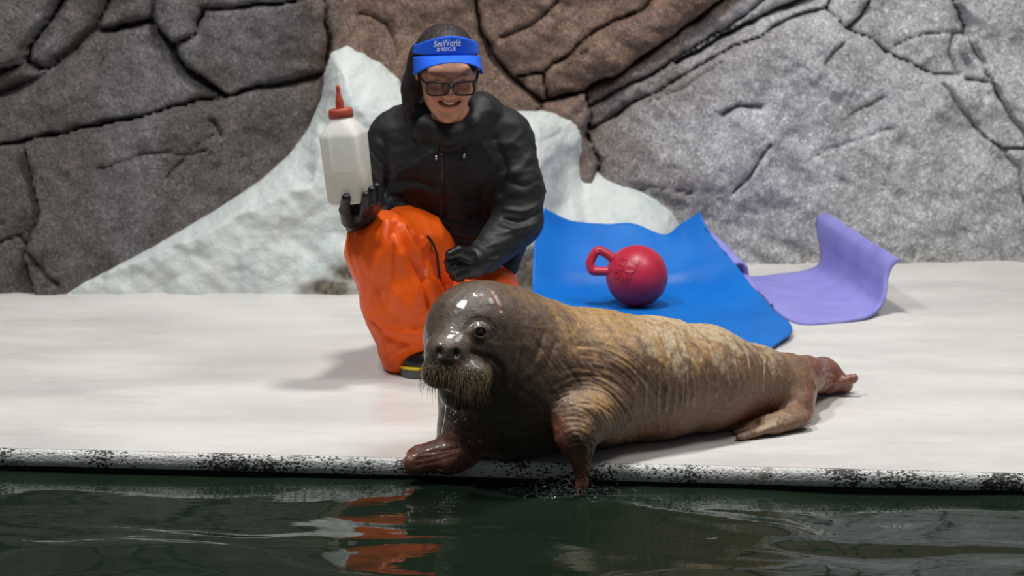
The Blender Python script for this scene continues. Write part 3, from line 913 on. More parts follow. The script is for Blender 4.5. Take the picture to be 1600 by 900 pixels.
colr = colr * (1 - sc_)[:, None] + np.array(srgb(150, 95, 75)[:3])[None] * sc_[:, None]
mz = np.maximum(np.exp(-(polydist(WVt, [q(686, 552, 4.87), q(686.5, 553, 4.87)]) / 0.012) ** 2), np.exp(-(polydist(WVt, [q(713, 553, 4.87), q(713.5, 553, 4.87)]) / 0.012) ** 2))
colr = colr * (1 - .6 * mz)[:, None] + np.array(srgb(40, 32, 28)[:3])[None] * (.6 * mz)[:, None]
eyr = np.exp(-(np.linalg.norm(WVt - eye_s, axis=1) / 0.017) ** 2) * .75
padm = np.maximum(np.exp(-(np.linalg.norm(WVt - q(731, 591, 4.88), axis=1) / 0.045) ** 4), np.exp(-(np.linalg.norm(WVt - q(686, 584, 4.87), axis=1) / 0.038) ** 4)) * .7
for w_, c_ in ((eyr, srgb(50, 40, 34)), (padm, srgb(50, 40, 34))):
    colr = colr * (1 - w_)[:, None] + np.array(c_[:3])[None] * w_[:, None]
wet = np.clip(np.maximum(1 - sstep(760, 980, u_ + 50 * fbm(WVt * 12, 3)), red), 0, 1)
t = NT('walrus_hide')
cc = t.attr('hide'); wt = t.attr('wet')
n1 = t.noise(70, 6, 0.7); n2 = t.noise(260, 4, 0.65, stretch=(1, 1, 0.6)); n3 = t.noise(420, 2)
col = t.mix(cc, t.ramp(n1, [(0.3, 0.62), (0.5, 1.0), (0.72, 1.35)]), 1.0, 'MULTIPLY')
col = t.mix(col, t.ramp(n2, [(0.35, 0.75), (0.65, 1.2)]), 0.7, 'MULTIPLY')
rg = t.ramp(wt, [(0.0, 0.5), (1.0, 0.30)])
t.l(t.ramp(wt, [(0.3, 0.0), (1.0, 0.4)]), t.b.inputs['Coat Weight']); t.b.inputs['Coat Roughness'].default_value = 0.14
M_HIDE = t.set(color=col, rough=rg, spec=0.5, normal=t.bump(n2, 0.35, 0.003, t.bump(n1, 0.45, 0.006)))
t = NT('walrus_eye'); nz = t.noise(300, 2)
M_EYE = t.set(color=t.ramp(nz, [(0.4, srgb(26, 17, 12)), (0.7, srgb(64, 44, 32))]), rough=0.05, spec=0.8)
M_WHISK = plain('whisker_bristle', (138, 117, 86), 0.35, 0.5, 0.35, 300)
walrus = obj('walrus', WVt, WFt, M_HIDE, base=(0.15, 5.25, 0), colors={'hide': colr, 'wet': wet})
tag(walrus, 'brown walrus calf resting on the pool edge with one flipper in the water', 'walrus')
eye = eye_s - eye_n * 0.0042
Ve, Fe = sph(eye, 0.0112, 24, 16); obj('eye', Ve, Fe, M_EYE, walrus)['label'] = 'dark glossy eye of the walrus'
# whiskers: bristles rooted in rows on the muzzle, combed down
wr = random.Random(5)
parts = []
roots = []
for row in range(11):
    for k in range(52):
        s_ = k / 51.0
        uu0 = 660 + 101 * s_ + wr.uniform(-1.6, 1.6)
        top = 563 + 10 * math.exp(-((uu0 - 700) / 14) ** 2) + 6 * sstep(712, 745, uu0) + 6 * sstep(668, 658, uu0)
        vv0 = top + row * 4.4 + wr.uniform(-2.2, 2.2)
        if uu0 < 702 and vv0 > 606: continue
        roots.append((uu0, vv0, row))
HP = march(walrus_sdf, [(r[0], r[1]) for r in roots])
HN = grad(walrus_sdf, HP, 0.002); HN /= np.linalg.norm(HN, axis=1)[:, None]
for (uu0, vv0, row), p0, n0 in zip(roots, HP, HN):
    if p0[1] > 4.975 or abs(walrus_sdf(p0[None])[0]) > 0.004: continue
    L_ = (0.008 + 0.0026 * row) * wr.uniform(.75, 1.25)
    if uu0 < 668 or uu0 > 750: L_ = max(L_, .022) * 1.1
    d0 = n0 * 0.55 + np.array([(uu0 - 706) / 260.0, -0.05, -0.60]); d0 /= np.linalg.norm(d0)
    pts = [p0 - n0 * 0.002]
    d_ = d0.copy(); p_ = p0.copy()
    for s_ in range(5):
        p_ = p_ + d_ * L_ / 5; pts.append(p_.copy())
        d_ = d_ + np.array([-(uu0 - 706) / 700.0, 0.05, -0.35]); d_ /= np.linalg.norm(d_)
    parts.append(tube(pts, np.array([0.00036, 0.00036, 0.00034, 0.0003, 0.00025, 0.00015]), 4, cap=False))
Vb, Fb = join(parts)
obj('whiskers', Vb, Fb, M_WHISK, walrus, kind='stuff')['label'] = 'pale bristly whiskers on the muzzle'
t = NT('clear_water')
M_DROP = t.set(color=(1, 1, 1, 1), rough=0.02, trans=1.0, ior=1.33)
parts = []
for line in ([(703, 603, 4.93), (697, 628, 4.93), (694, 655, 4.94), (688, 685, 4.95)], [(722, 606, 4.93), (714, 612, 4.93)], [(686, 596, 4.89), (692, 603, 4.90), (704, 605, 4.92)]):
    pts = smooth_line([q(*p) for p in line], 14)
    parts.append(tube(pts, np.linspace(0.0016, 0.0006, 14), 6))
for k in range(46):
    u0 = wr.choice([690, 697, 706, 713, 714, 722, 730]) + wr.uniform(-5, 5); v0 = wr.uniform(615, 740)
    p_ = q(u0, v0, 4.925 + wr.uniform(0, .03)); r_ = wr.uniform(0.0006, 0.0013)
    parts.append(sph(p_, (r_, r_, r_ * wr.uniform(1.2, 4.0)), 6, 5))
Vb, Fb = join(parts)
drip = obj('water_drips', Vb, Fb, M_DROP, base=q(700, 700, 4.93), kind='stuff')
tag(drip, 'water dripping from the walrus chin', 'water')
# splash where the flipper enters the pool
t = NT('aerated_water'); nz = t.noise(200, 2)
M_FOAM = t.set(color=t.ramp(nz, [(0.3, srgb(210, 222, 218)), (0.7, srgb(240, 246, 244))]), rough=0.03, trans=0.93, ior=1.33)
parts = []
for k in range(190):
    a_ = wr.uniform(0, 2 * math.pi); rad = abs(wr.gauss(0, 1)) * 0.030 + 0.012
    p_ = np.array([fc[0] - 0.025 + math.cos(a_) * rad * 1.9, fc[1] + 0.01 + math.sin(a_) * rad * 0.8, WATER_Z + abs(wr.gauss(0, 0.013)) + 0.002])
    r_ = wr.uniform(0.0007, 0.0022)
    parts.append(sph(p_, (r_ * wr.uniform(1, 2), r_, r_), 6, 5))
for k in range(70):
    p_ = np.array([dc[0] + wr.gauss(0, .015), dc[1] + wr.gauss(0, .014), WATER_Z + abs(wr.gauss(0, 0.012)) + 0.002]); r_ = wr.uniform(0.0007, 0.0018)
    parts.append(sph(p_, (r_, r_, r_), 6, 5))
# rim of the thrown-up sheet left of the flipper, and foam trailing to its right
def rim(cx, cy, ax, ay, a0, a1, z, r):
    pts = []
    for a_ in np.linspace(math.radians(a0), math.radians(a1), 36):
        w_ = 1 + 0.05 * math.sin(9 * a_)
        pts.append((fc[0] + cx + math.cos(a_) * ax * w_, fc[1] + cy - math.sin(a_) * ay * w_, WATER_Z + z * (1 + .5 * math.sin(5 * a_ + 1)) + 0.001))
    return tube(pts, r * (0.6 + 0.5 * np.abs(np.sin(np.linspace(0, 17, 36)))), 6)
parts.append(rim(-.055, .02, .052, .045, 0, 205, .003, .0014))
parts.append(rim(-.050, .03, .050, .030, 180, 372, .016, .0022))
parts.append(rim(-.052, .025, .030, .020, 30, 160, .002, .0012))
parts.append(rim(.045, .03, .06, .02, 190, 330, .004, .0018)); parts.append(rim(.07, .02, .08, .02, 30, 160, .001, .0010)); parts.append(rim(.06, -.02, .07, .03, 20, 120, .001, .0010))
for k in range(16):
    x_ = wr.uniform(.02, .30); y_ = wr.uniform(-.12, .05); l_ = wr.uniform(.01, .04)
    pts = [(fc[0] + x_ + l_ * s_, fc[1] + y_ - 0.1 * l_ * s_ + .002 * math.sin(5 * s_ + k) - .1 * x_, WATER_Z + .001 + .0015 * math.sin(k)) for s_ in np.linspace(0, 1, 6)]
    parts.append(tube(pts, np.array([.0003, .0009, .0012, .0011, .0008, .0003]), 5))
Vb, Fb = join(parts)
tag(obj('water_splash', Vb, Fb, M_FOAM, base=(fc[0], fc[1], WATER_Z), kind='stuff'), 'splash of water round the dipped walrus flipper', 'water')
# ================================================================== PERSON kneeling behind the walrus
yaw, pit = math.radians(9), math.radians(20)
hf = np.array([math.sin(yaw) * math.cos(pit), -math.cos(yaw) * math.cos(pit), -math.sin(pit)])
hr = np.array([math.cos(yaw), math.sin(yaw), 0.0])
hu = np.cross(hf, hr)
HR = np.stack([hr, hf, hu], 1)                  # head axes: image-right, out of the face, up
HC = px(697, 110, 6.0)
def hw(P): return np.asarray(P, float) @ HR.T + HC
M_SKIN_T = NT('skin'); t = M_SKIN_T
cc = t.attr('skin'); nz = t.noise(90, 4)
M_SKIN = t.set(color=t.mix(cc, t.ramp(nz, [(0.3, 0.9), (0.7, 1.08)]), 1.0, 'MULTIPLY'), rough=0.45, spec=0.4, normal=t.bump(nz, 0.06, 0.002))
hd = [('u', s_ell((0, -.012, .022), (.074, .090, .080)), 0),
      ('u', s_ell((0, .030, -.025), (.066, .066, .080)), .02),
      ('u', s_ell((0, .040, -.070), (.050, .048, .045)), .02),
      ('u', s_ell((0, .070, -.100), (.022, .020, .018)), .02),
      ('u', s_ell((-.036, .066, -.030), (.027, .027, .024)), .015), ('u', s_ell((.036, .066, -.030), (.027, .027, .024)), .015),
      ('u', s_ell((0, .074, .030), (.058, .020, .016)), .02),
      ('s', s_ell((-.031, .104, .004), (.018, .016, .011)), .012), ('s', s_ell((.031, .104, .004), (.018, .016, .011)), .012),
      ('u', s_ell((-.031, .079, .003), (.0135, .0135, .0125)), .003), ('u', s_ell((.031, .079, .003), (.0135, .0135, .0125)), .003),
      ('u', s_cap((0, .088, .008), (0, .107, -.021), .008, .0115), .012),
      ('u', s_ell((-.012, .097, -.024), (.008, .009, .008)), .006), ('u', s_ell((.012, .097, -.024), (.008, .009, .008)), .006),
      ('u', s_ell((0, .084, -.052), (.032, .016, .020)), .012)]
smile = smooth_line([(-.026, .085, -.045), (-.014, .098, -.052), (0, .102, -.054), (.014, .098, -.052), (.026, .085, -.045)], 9)
for a_, b_ in zip(smile[:-1], smile[1:]):
    hd.append(('s', s_flat(a_, b_, .0066, .0066, (0, .1, 1), .6), .003))
for s_ in (-1, 1):
    hd.append(('u', s_flat((s_ * .077, -.012, .012), (s_ * .075, -.006, -.022), .017, .010, (1, .3, 0), .4), .006))
    hd.append(('s', s_ell((s_ * .085, -.003, .004), (.006, .008, .014)), .004))
head = blend(hd)
def body_caps():
    B = []
    def c(A, Bp, k=.04): B.append(('u', cap_px(A, Bp), k))
    c((703, 178, 6.06, 31), (703, 215, 6.13, 34), .03)
    c((703, 225, 6.16, 60), (700, 300, 6.23, 62)); c((700, 300, 6.23, 62), (702, 395, 6.32, 62))
    c((640, 212, 6.17, 32), (768, 212, 6.17, 32))
    c((622, 222, 6.17, 28), (614, 330, 6.21, 23)); c((614, 330, 6.21, 22), (562, 352, 5.97, 15)); c((562, 352, 5.97, 15), (560, 334, 5.91, 16), .02)
    c((782, 222, 6.16, 28), (808, 340, 6.10, 23)); c((808, 340, 6.10, 22), (752, 405, 5.95, 15)); c((752, 405, 5.95, 15), (732, 410, 5.94, 17), .02)
    c((675, 412, 6.34, 50), (612, 385, 5.97, 36)); c((612, 385, 5.97, 36), (628, 470, 6.0, 28)); c((628, 470, 6.0, 28), (632, 548, 6.03, 20))
    c((632, 560, 6.03, 15), (655, 574, 5.93, 9), .02)
    c((735, 412, 6.34, 50), (764, 530, 6.0, 34)); c((764, 535, 6.0, 33), (750, 520, 6.42, 20))
    return blend(B)
bodys = body_caps()
headw = inframe(head, HC, HR)
def body_sdf(P):
    d = bodys.fast(P)
    m = np.nonzero(((P - HC) ** 2).sum(1) < 0.24 ** 2)[0]
    if len(m): d[m] = smin(d[m], head.fast((P[m] - HC) @ HR), 0.025)
    return d
BV, BF = nets(body_sdf, (-0.48, 5.82, -0.01), (0.16, 6.60, 1.08), 0.0042)
near_head = None
# a finer head on the same skin: refine the vertices by projecting them again, then colour
lh = (BV - HC) @ HR
skin = np.tile(np.array(srgb(208, 150, 120)[:3]), (len(BV), 1))
blush = np.exp(-(((np.abs(lh[:, 0]) - .038) / .02) ** 2 + ((lh[:, 2] + .03) / .02) ** 2)) * (lh[:, 1] > .05)
skin = skin * (1 - .35 * blush)[:, None] + np.array(srgb(196, 110, 90)[:3])[None] * (.35 * blush)[:, None]
ml = polydist(lh, smile)
lip = np.exp(-((ml - .0075) / .004) ** 2) * (lh[:, 1] > .07)
skin = skin * (1 - .7 * lip)[:, None] + np.array(srgb(158, 84, 74)[:3])[None] * (.7 * lip)[:, None]
cav = (ml < .0048) & (lh[:, 1] > .06); skin[cav] = srgb(70, 28, 26)[:3]
for s_ in (-1, 1):
    lash = polydist(lh, smooth_line([(s_ * .016, .09, -.001), (s_ * .031, .092, -.005), (s_ * .045, .086, -.001)], 6)); w_ = np.exp(-(lash / .003) ** 2)
    skin = skin * (1 - w_)[:, None] + np.array(srgb(30, 20, 18)[:3])[None] * w_[:, None]
    bro = polydist(lh, smooth_line([(s_ * .013, .096, .021), (s_ * .032, .092, .027), (s_ * .052, .08, .022)], 6)); w_ = .8 * np.exp(-(bro / .0045) ** 2)
    skin = skin * (1 - w_)[:, None] + np.array(srgb(38, 28, 26)[:3])[None] * w_[:, None]
person = obj('person', BV, BF, M_SKIN, base=(-0.2, 6.15, 0), colors={'skin': skin})
tag(person, 'kneeling person in black jacket, orange trousers and blue visor holding up a feeding bottle', 'person')
# teeth
tp = smooth_line([(-.021, .079, -.0445), (-.011, .089, -.0495), (0, .092, -.0515), (.011, .089, -.0495), (.021, .079, -.0445)], 13)
Vt, Ft = tube(hw(tp), [.001, .0028, .0036, .004, .0044, .0046, .0046, .0046, .0044, .004, .0036, .0028, .001], 8)
M_TEETH = plain('teeth', (236, 230, 220), 0.25, 0.5, 0.03)
obj('teeth', Vt, Ft, M_TEETH, person)

# ---- jacket
t = NT('black_nylon'); nz = t.noise(22, 4, 0.6); n2 = t.noise(240, 2)
M_JACKET = t.set(color=t.ramp(nz, [(0.3, srgb(25, 25, 26)), (0.7, srgb(34, 34, 36))]), rough=0.58, spec=0.35, normal=t.bump(n2, 0.10, 0.001, t.bump(nz, 0.25, 0.010)))
t = NT('orange_waterproof'); nz = t.noise(14, 4, 0.6)
M_TROUSER = t.set(color=t.ramp(nz, [(0.3, srgb(238, 88, 14)), (0.7, srgb(248, 102, 22))]), rough=0.42, spec=0.35, normal=t.bump(nz, 0.25, 0.01))
J = []
def c(A, Bp, k=.035): J.append(('u', cap_px(A, Bp), k))
def cf(A, Bp, fl, k=.05): J.append(('u', flat_px(A, Bp, (0, 1, 0.1), fl), k))
cf((705, 245, 6.16, 100), (703, 360, 6.26, 98), .78)
cf((700, 375, 6.27, 98), (735, 400, 6.26, 72), .85)
c((628, 214, 6.18, 46), (778, 212, 6.18, 44), .05)
c((665, 188, 6.15, 34), (740, 186, 6.15, 34), .05)
c((616, 222, 6.17, 42), (614, 330, 6.20, 38)); c((614, 330, 6.20, 36), (570, 356, 6.0, 23), .03)
c((790, 222, 6.16, 44), (806, 300, 6.12, 42)); c((806, 300, 6.12, 42), (808, 346, 6.08, 38)); c((808, 348, 6.08, 37), (758, 402, 5.97, 27), .025)
c((795, 370, 6.2, 30), (792, 412, 6.16, 20), .04)
for A, Bp in (((655, 176, 6.10, 18), (664, 196, 6.05, 18)), ((664, 196, 6.05, 18), (700, 210, 6.02, 16)), ((700, 210, 6.02, 16), (736, 196, 6.05, 18)), ((736, 196, 6.05, 18), (752, 172, 6.10, 20)), ((752, 172, 6.10, 22), (752, 172, 6.2, 26)), ((752, 172, 6.2, 26), (660, 176, 6.22, 26))):
    J.append(('u', cap_px(A, Bp), .022))
J.append(('s', lambda P: body_neck(P), .008))
bn = s_cap(px(700, 120, 6.0), px(702, 200, 6.09), .062, .050)
body_neck = lambda P: bn(P)
jack_sdf = blend(J)
JV, JF = nets(jack_sdf, (-0.46, 5.88, 0.12), (0.20, 6.48, 1.0), 0.0052)
def LJ(uv, n=14, s=None): return march(s or jack_sdf, smooth_line(uv, n), 5.2)
cre = []
for uv, am, wd in (([(610, 300), (650, 296), (690, 304)], .005, .008), ([(604, 285), (640, 282), (672, 290)], -.004, .008), ([(608, 318), (650, 316), (690, 322)], -.004, .008), ([(620, 268), (650, 255), (676, 240)], .005, .008),
                   ([(625, 338), (670, 345), (720, 352)], .005, .010), ([(640, 365), (700, 375), (760, 378)], -.005, .010), ([(720, 320), (765, 325)], .004, .010),
                   ([(772, 215), (790, 260), (782, 300)], -.007, .010), ([(596, 215), (606, 260), (600, 320)], -.007, .010),
                   ([(845, 318), (820, 330), (790, 328)], .007, .008), ([(842, 332), (815, 346), (788, 342)], -.007, .007), ([(838, 350), (810, 358), (785, 352)], .006, .007),
                   ([(800, 372), (780, 380), (760, 384)], .004, .007), ([(810, 385), (790, 395), (768, 400)], -.004, .006), ([(830, 240), (815, 262), (800, 270)], .005, .010), ([(840, 280), (820, 290), (800, 285)], -.005, .009),
                   ([(580, 230), (592, 250), (606, 262)], .005, .009), ([(578, 270), (592, 285), (604, 296)], -.004, .008), ([(660, 215), (640, 235), (615, 240)], .004, .010), ([(740, 215), (760, 235), (770, 260)], .004, .010),
                   ([(687, 230), (688, 290), (686, 340)], .0035, .004), ([(694, 230), (695, 290), (693, 340)], -.003, .004)):
    cre.append((LJ(uv), am, wd))
JV = fold(JV, JF, cre)
Nj = vnormals(JV, JF)
rid = 1 - np.abs(fbm(JV * np.array([7, 7, 15]) + 2.5, 2)) * 1.6
JV += Nj * (0.004 * np.clip(rid, -.5, 1) ** 3 + 0.003 * fbm(JV * np.array([12, 12, 20]), 3))[:, None]
jacket = obj('jacket', JV, JF, M_JACKET, person)
jacket['label'] = 'black hooded nylon jacket'
M_METAL = plain('toggle_metal', (196, 190, 176), 0.25, 0.6, 0.1, 100, metal=0.8)
M_CORD = plain('black_cord', (26, 25, 27), 0.6)
for u, v in ((682, 246), (725, 243)):
    a_, b_ = LJ([(u, v - 3), (u, v + 4)], 2)
    o_ = np.array([0, -0.004, 0])
    cpts = LJ([(u + (8 if u < 700 else -8), v - 32), (u + 2, v - 16), (u, v - 2)], 8) + o_ * .6
    Vc, Fc = tube(cpts, .0018, 6); obj('drawcord', Vc, Fc, M_CORD, jacket)
    Vc, Fc = tube([a_ + o_, (a_ + b_) / 2 + o_ * 1.2, b_ + o_], [.0034, .004, .003], 8); obj('toggle', Vc, Fc, M_METAL, jacket)
zp = LJ([(690, 240), (691, 290), (689, 342)], 16) + np.array([0, -.0015, 0])
Vc, Fc = tube(zp, .0022, 6); obj('zip', Vc, Fc, plain('zip_teeth', (48, 48, 50), 0.3, 0.6), jacket)

# ---- trousers
T = []
def c(A, Bp, k=.03): T.append(('u', cap_px(A, Bp), k))
c((690, 420, 6.36, 66), (640, 392, 6.08, 60)); c((640, 392, 6.08, 60), (601, 389, 5.97, 58), .05)
c((600, 396, 5.97, 58), (626, 462, 5.98, 58)); c((626, 462, 5.98, 56), (640, 500, 6.0, 60)); c((638, 500, 6.0, 58), (633, 545, 6.02, 40), .02)
c((633, 545, 6.02, 40), (634, 556, 6.02, 37), .01)
c((735, 425, 6.34, 66), (760, 480, 6.06, 54)); c((760, 480, 6.06, 54), (764, 535, 6.0, 45)); c((764, 538, 6.0, 42), (745, 518, 6.40, 30))
c((690, 440, 6.3, 50), (700, 470, 6.1, 40), .05)
tr_sdf = blend(T)
TV, TF = nets(tr_sdf, (-0.50, 5.84, 0.0), (0.12, 6.56, 0.56), 0.0048)
cre = []
for uv, am, wd in (([(604, 350), (594, 400), (580, 466)], .007, .010), ([(618, 350), (640, 400), (660, 432), (672, 476)], -.012, .010), ([(640, 360), (664, 400), (664, 440), (676, 480)], -.012, .009),
                   ([(630, 352), (652, 398), (664, 430)], .009, .009), ([(576, 488), (612, 516), (664, 522)], .009, .012), ([(580, 502), (612, 532), (664, 540)], -.010, .010), ([(596, 520), (602, 560)], .006, .008),
                   ([(612, 365), (614, 420), (606, 480)], -.006, .010), ([(560, 365), (556, 395), (566, 430)], .005, .012), ([(612, 555), (640, 540), (666, 536)], .007, .008), ([(680, 395), (690, 430), (700, 460)], .008, .009), ([(672, 390), (682, 430), (690, 465)], -.010, .008),
                   ([(660, 372), (680, 404), (696, 440)], .007, .008), ([(700, 410), (722, 436)], -.006, .008), ([(625, 400), (648, 450), (640, 490)], .006, .012), ([(590, 450), (600, 480), (620, 500)], -.005, .010)):
    cre.append((LJ(uv, 14, tr_sdf), am, wd))
TV = fold(TV, TF, cre)
Nt = vnormals(TV, TF)
rid = 1 - np.abs(fbm(TV * np.array([8, 8, 4.5]) + 2.5, 2)) * 1.6
TV += Nt * (0.006 * np.clip(rid, -.5, 1) ** 3 + 0.003 * fbm(TV * np.array([9, 9, 13]) + 3, 3) + 0.001 * fbm(TV * 40, 2))[:, None]
TV[:, 2] = np.maximum(TV[:, 2], 0.004)
obj('trousers', TV, TF, M_TROUSER, person)['label'] = 'orange waterproof trousers'
cp = LJ([(668, 366), (680, 386), (686, 420), (688, 464)], 20, tr_sdf) + np.array([0, -.016, 0])
Vc, Fc = tube(smooth_mesh(cp, np.array([[i, i + 1, i + 1] for i in range(19)]), 0), .0032, 8)
obj('hem_cord', Vc, Fc, M_CORD, jacket)

# ---- boots
M_BOOT = plain('boot_rubber', (28, 29, 30), 0.35, 0.5, 0.15, 60)
M_SOLE = plain('boot_sole', (96, 96, 92), 0.6, 0.3, 0.15, 80)
M_YEL = plain('sole_stripe', (226, 196, 34), 0.45, 0.4, 0.05)
def boot(heel, toe):
    heel = np.array(heel); toe = np.array(toe); d_ = toe - heel; L_ = np.linalg.norm(d_); d_ /= L_
    s_ = np.cross(d_, [0, 0, 1.0])
    up = blend([('u', s_flat(heel + d_ * .03 + [0, 0, .045], heel + d_ * (L_ - .05) + [0, 0, .036], .040, .046, (0, 0, 1), .95), 0), ('u', s_cap(heel + d_ * .05 + [0, 0, .05], heel + d_ * .04 + [0, 0, .20], .043, .045), .05)])
    foot = blend([('u', s_cap(heel + d_ * .04, heel + d_ * (L_ - .05), .040, .050), 0)])
    def flatp(P):
        Q_ = P.copy(); Q_[:, 2] = 0
        return foot(Q_)
    upper = lambda P: np.maximum(up(P), .026 - P[:, 2])
    sole = lambda P: np.maximum(flatp(P) - .002, np.maximum(P[:, 2] - .024, .001 - P[:, 2]))
    strp = lambda P: np.maximum(flatp(P) - .004, np.maximum(P[:, 2] - .031, .023 - P[:, 2]))
    lo = np.minimum(heel, toe) - .08; hi = np.maximum(heel, toe) + .08; lo[2] = -.01; hi[2] = .26
    v_, f_ = nets(upper, lo, hi, .004)
    b_ = obj('boot', v_, f_, M_BOOT, person); b_['label'] = 'black rubber boot with a yellow stripe round the sole'
    v_, f_ = nets(sole, lo, (hi[0], hi[1], .06), .003); obj('sole', v_, f_, M_SOLE, b_)
    v_, f_ = nets(strp, lo, (hi[0], hi[1], .06), .003); obj('sole_stripe', v_, f_, M_YEL, b_)
ft = gnd(632, 585)
boot((ft[0] - .005, ft[1] + .17, 0), (ft[0] + .055, ft[1] - .06, 0))

# ---- gloves
M_GLOVE = plain('black_rubber_glove', (22, 22, 24), 0.42, 0.4, 0.2, 60, 0.15)
G1 = [('u', cap_px((560, 362, 5.98, 19), (560, 340, 5.93, 21)), 0), ('u', ball_px((561, 334, 5.915, 25), (1.15, 1.0, .75)), .015)]
G1 += [('u', cap_px((545, 345, 5.89, 12), (539, 328, 5.845, 9)), .012), ('u', cap_px((539, 328, 5.845, 9), (541, 309, 5.806, 7.2)), .006)]
for (k0, k1, k2) in (((566, 334, 5.88, 9), (570, 320, 5.825, 8), (572, 305, 5.806, 6.5)), ((573, 332, 5.90, 9), (581, 316, 5.835, 8), (581, 297, 5.822, 6.8)),
                     ((579, 330, 5.92, 9), (589, 313, 5.865, 8), (589, 292, 5.858, 6.8)), ((582, 332, 5.94, 8.5), (594, 318, 5.90, 7.5), (593, 300, 5.90, 6.2))):
    G1 += [('u', cap_px(k0, k1), .008), ('u', cap_px(k1, k2), .003)]
v_, f_ = nets(blend(G1), px(520, 380, 5.75) - [0, 0, .0], px(605, 280, 6.02) + [0, .02, 0.02], .0022)
obj('glove', v_, f_, M_GLOVE, person)['label'] = 'black rubber glove cupped under the bottle'
G2 = [('u', cap_px((764, 400, 5.985, 25), (742, 408, 5.945, 24)), 0), ('u', ball_px((732, 412, 5.935, 26), (1.1, .8, .95)), .015)]
for (k0, k1, k2) in (((722, 397, 5.925, 12), (705, 398, 5.90, 9), (704, 410, 5.925, 8)), ((720, 406, 5.915, 12), (703, 409, 5.89, 9), (704, 421, 5.92, 8)),
                     ((722, 416, 5.91, 12), (708, 420, 5.885, 9), (710, 431, 5.915, 8)), ((727, 425, 5.915, 11), (716, 430, 5.89, 8), (719, 438, 5.92, 7))):
    G2 += [('u', cap_px(k0, k1), .006), ('u', cap_px(k1, k2), .003)]
G2 += [('u', cap_px((732, 398, 5.90, 11), (716, 392, 5.878, 9)), .008), ('u', cap_px((716, 392, 5.878, 9), (703, 398, 5.872, 7.5)), .003)]
v_, f_ = nets(blend(G2), px(690, 450, 5.82), px(795, 370, 6.05) + [0, .02, .02], .0022)
obj('glove', v_, f_, M_GLOVE, person)['label'] = 'black rubber glove closed in a fist on the thigh'

# ---- hair
Hh = [('u', s_ell((0, -.020, .028), (.083, .100, .088)), 0), ('u', s_ell((0, -.055, -.01), (.078, .060, .085)), .03)]
Hh += [('s', s_ell((0, .085, -.035), (.074, .098, .105)), .010)]
Hh += [('u', s_flat((-.072, -.03, .03), (-.085, -.02, -.06), .026, .030, (.4, 1, 0), .7), .02), ('u', s_flat((-.085, -.02, -.06), (-.098, .01, -.125), .030, .016, (.4, 1, 0), .7), .02),
       ('u', s_flat((.070, -.03, .0), (.074, -.01, -.055), .020, .014, (1, .2, 0), .7), .02)]
hv, hfc = nets(inframe(blend(Hh).fast, HC, HR), HC - .24, HC + .24, .0036)
nh = vnormals(hv, hfc); lq = (hv - HC) @ HR
ang = np.arctan2(lq[:, 0], lq[:, 1] + .02)
hv = hv + nh * (0.0022 * fbm(np.stack([ang * 26, lq[:, 2] * 6, lq[:, 1] * 6], 1), 3))[:, None]
t = NT('dark_hair'); nz = t.noise(160, 3, stretch=(1.2, 1.2, 0.3))
M_HAIR = t.set(color=t.ramp(nz, [(0.3, srgb(24, 19, 20)), (0.75, srgb(62, 52, 54))]), rough=0.55, spec=0.25, normal=t.bump(nz, 0.3, 0.002))
obj('hair', hv, hfc, M_HAIR, person)['label'] = 'dark hair hanging over one shoulder'

# ---- visor
M_VISOR = plain('visor_blue', (28, 92, 214), 0.6, 0.3, 0.08, 200, 0.1)
M_WHITE = plain('logo_white', (240, 244, 250), 0.6, 0.3, 0.03)
BX, BY, BY0 = .0885, .1085, -.016                     # band ellipse in the head frame
def band(phi, s_, off=0.0):                          # phi 0 = front; s_ 0..1 from lower to upper rim
    fr = max(0.0, math.cos(phi))
    zlo = .083 - .032 * (1 - math.cos(phi)) * .9 - .01 * (1 - fr)
    hgt = .024 + .026 * fr ** 1.5
    tap = 1 - .14 * s_ * (.4 + .6 * fr)
    return ((BX + off) * tap * math.sin(phi), BY0 + (BY + off) * tap * math.cos(phi), zlo + hgt * s_)
nph, nsv = 72, 8
G = np.array([[hw(band(2 * math.pi * i / nph, j / (nsv - 1))) for j in range(nsv)] for i in range(nph + 1)])
Vb, Fb = slab(G, .003)
visor = obj('visor', Vb, Fb, M_VISOR, person); visor['label'] = 'bright blue sun visor with white lettering'
na, nb = 41, 10
G = np.zeros((na, nb, 3))
for i in range(na):
    a_ = -1 + 2 * i / (na - 1)
    phi = a_ * math.radians(76)
    b0 = np.array(band(phi, 0.0, .001))
    for j in range(nb):
        t_ = j / (nb - 1)
        ln = .060 * (1 - abs(a_) ** 2.6) ** .5 if abs(a_) < 1 else 0
        out = np.array([.10 * a_ * ln / .06 * .12, ln, 0])
        G[i, j] = hw(b0 + out * t_ + np.array([0, 0, .008 * t_ - .066 * a_ * a_ * (.15 + .85 * t_)]))
Vb, Fb = slab(G, .0025)
obj('brim', Vb, Fb, M_VISOR, visor)
def on_band(Vt_, x0, y0):
    out = []
    for x, y, z in Vt_:
        out.append(hw(band((x + x0) / .099, (y + y0) / .052, .0012 + z)))
    return np.array(out)
Vt, Ft = textmesh('SeaWorld', .0240, .0004, .0002)
Vt[:, 0] *= .88
obj('lettering', on_band(Vt, -.014, .0335), Ft, M_WHITE, visor, smooth=False)
Vt, Ft = textmesh('RESCUE', .0130, .0004, .0002)
obj('lettering', on_band(Vt, -.010, .0180), Ft, M_WHITE, visor, smooth=False)
def rect(x0, x1, y0, y1): return np.array([(x0, y0, .0005), (x1, y0, .0005), (x1, y1, .0005), (x0, y1, .0005)]), [(0, 1, 2, 3)]
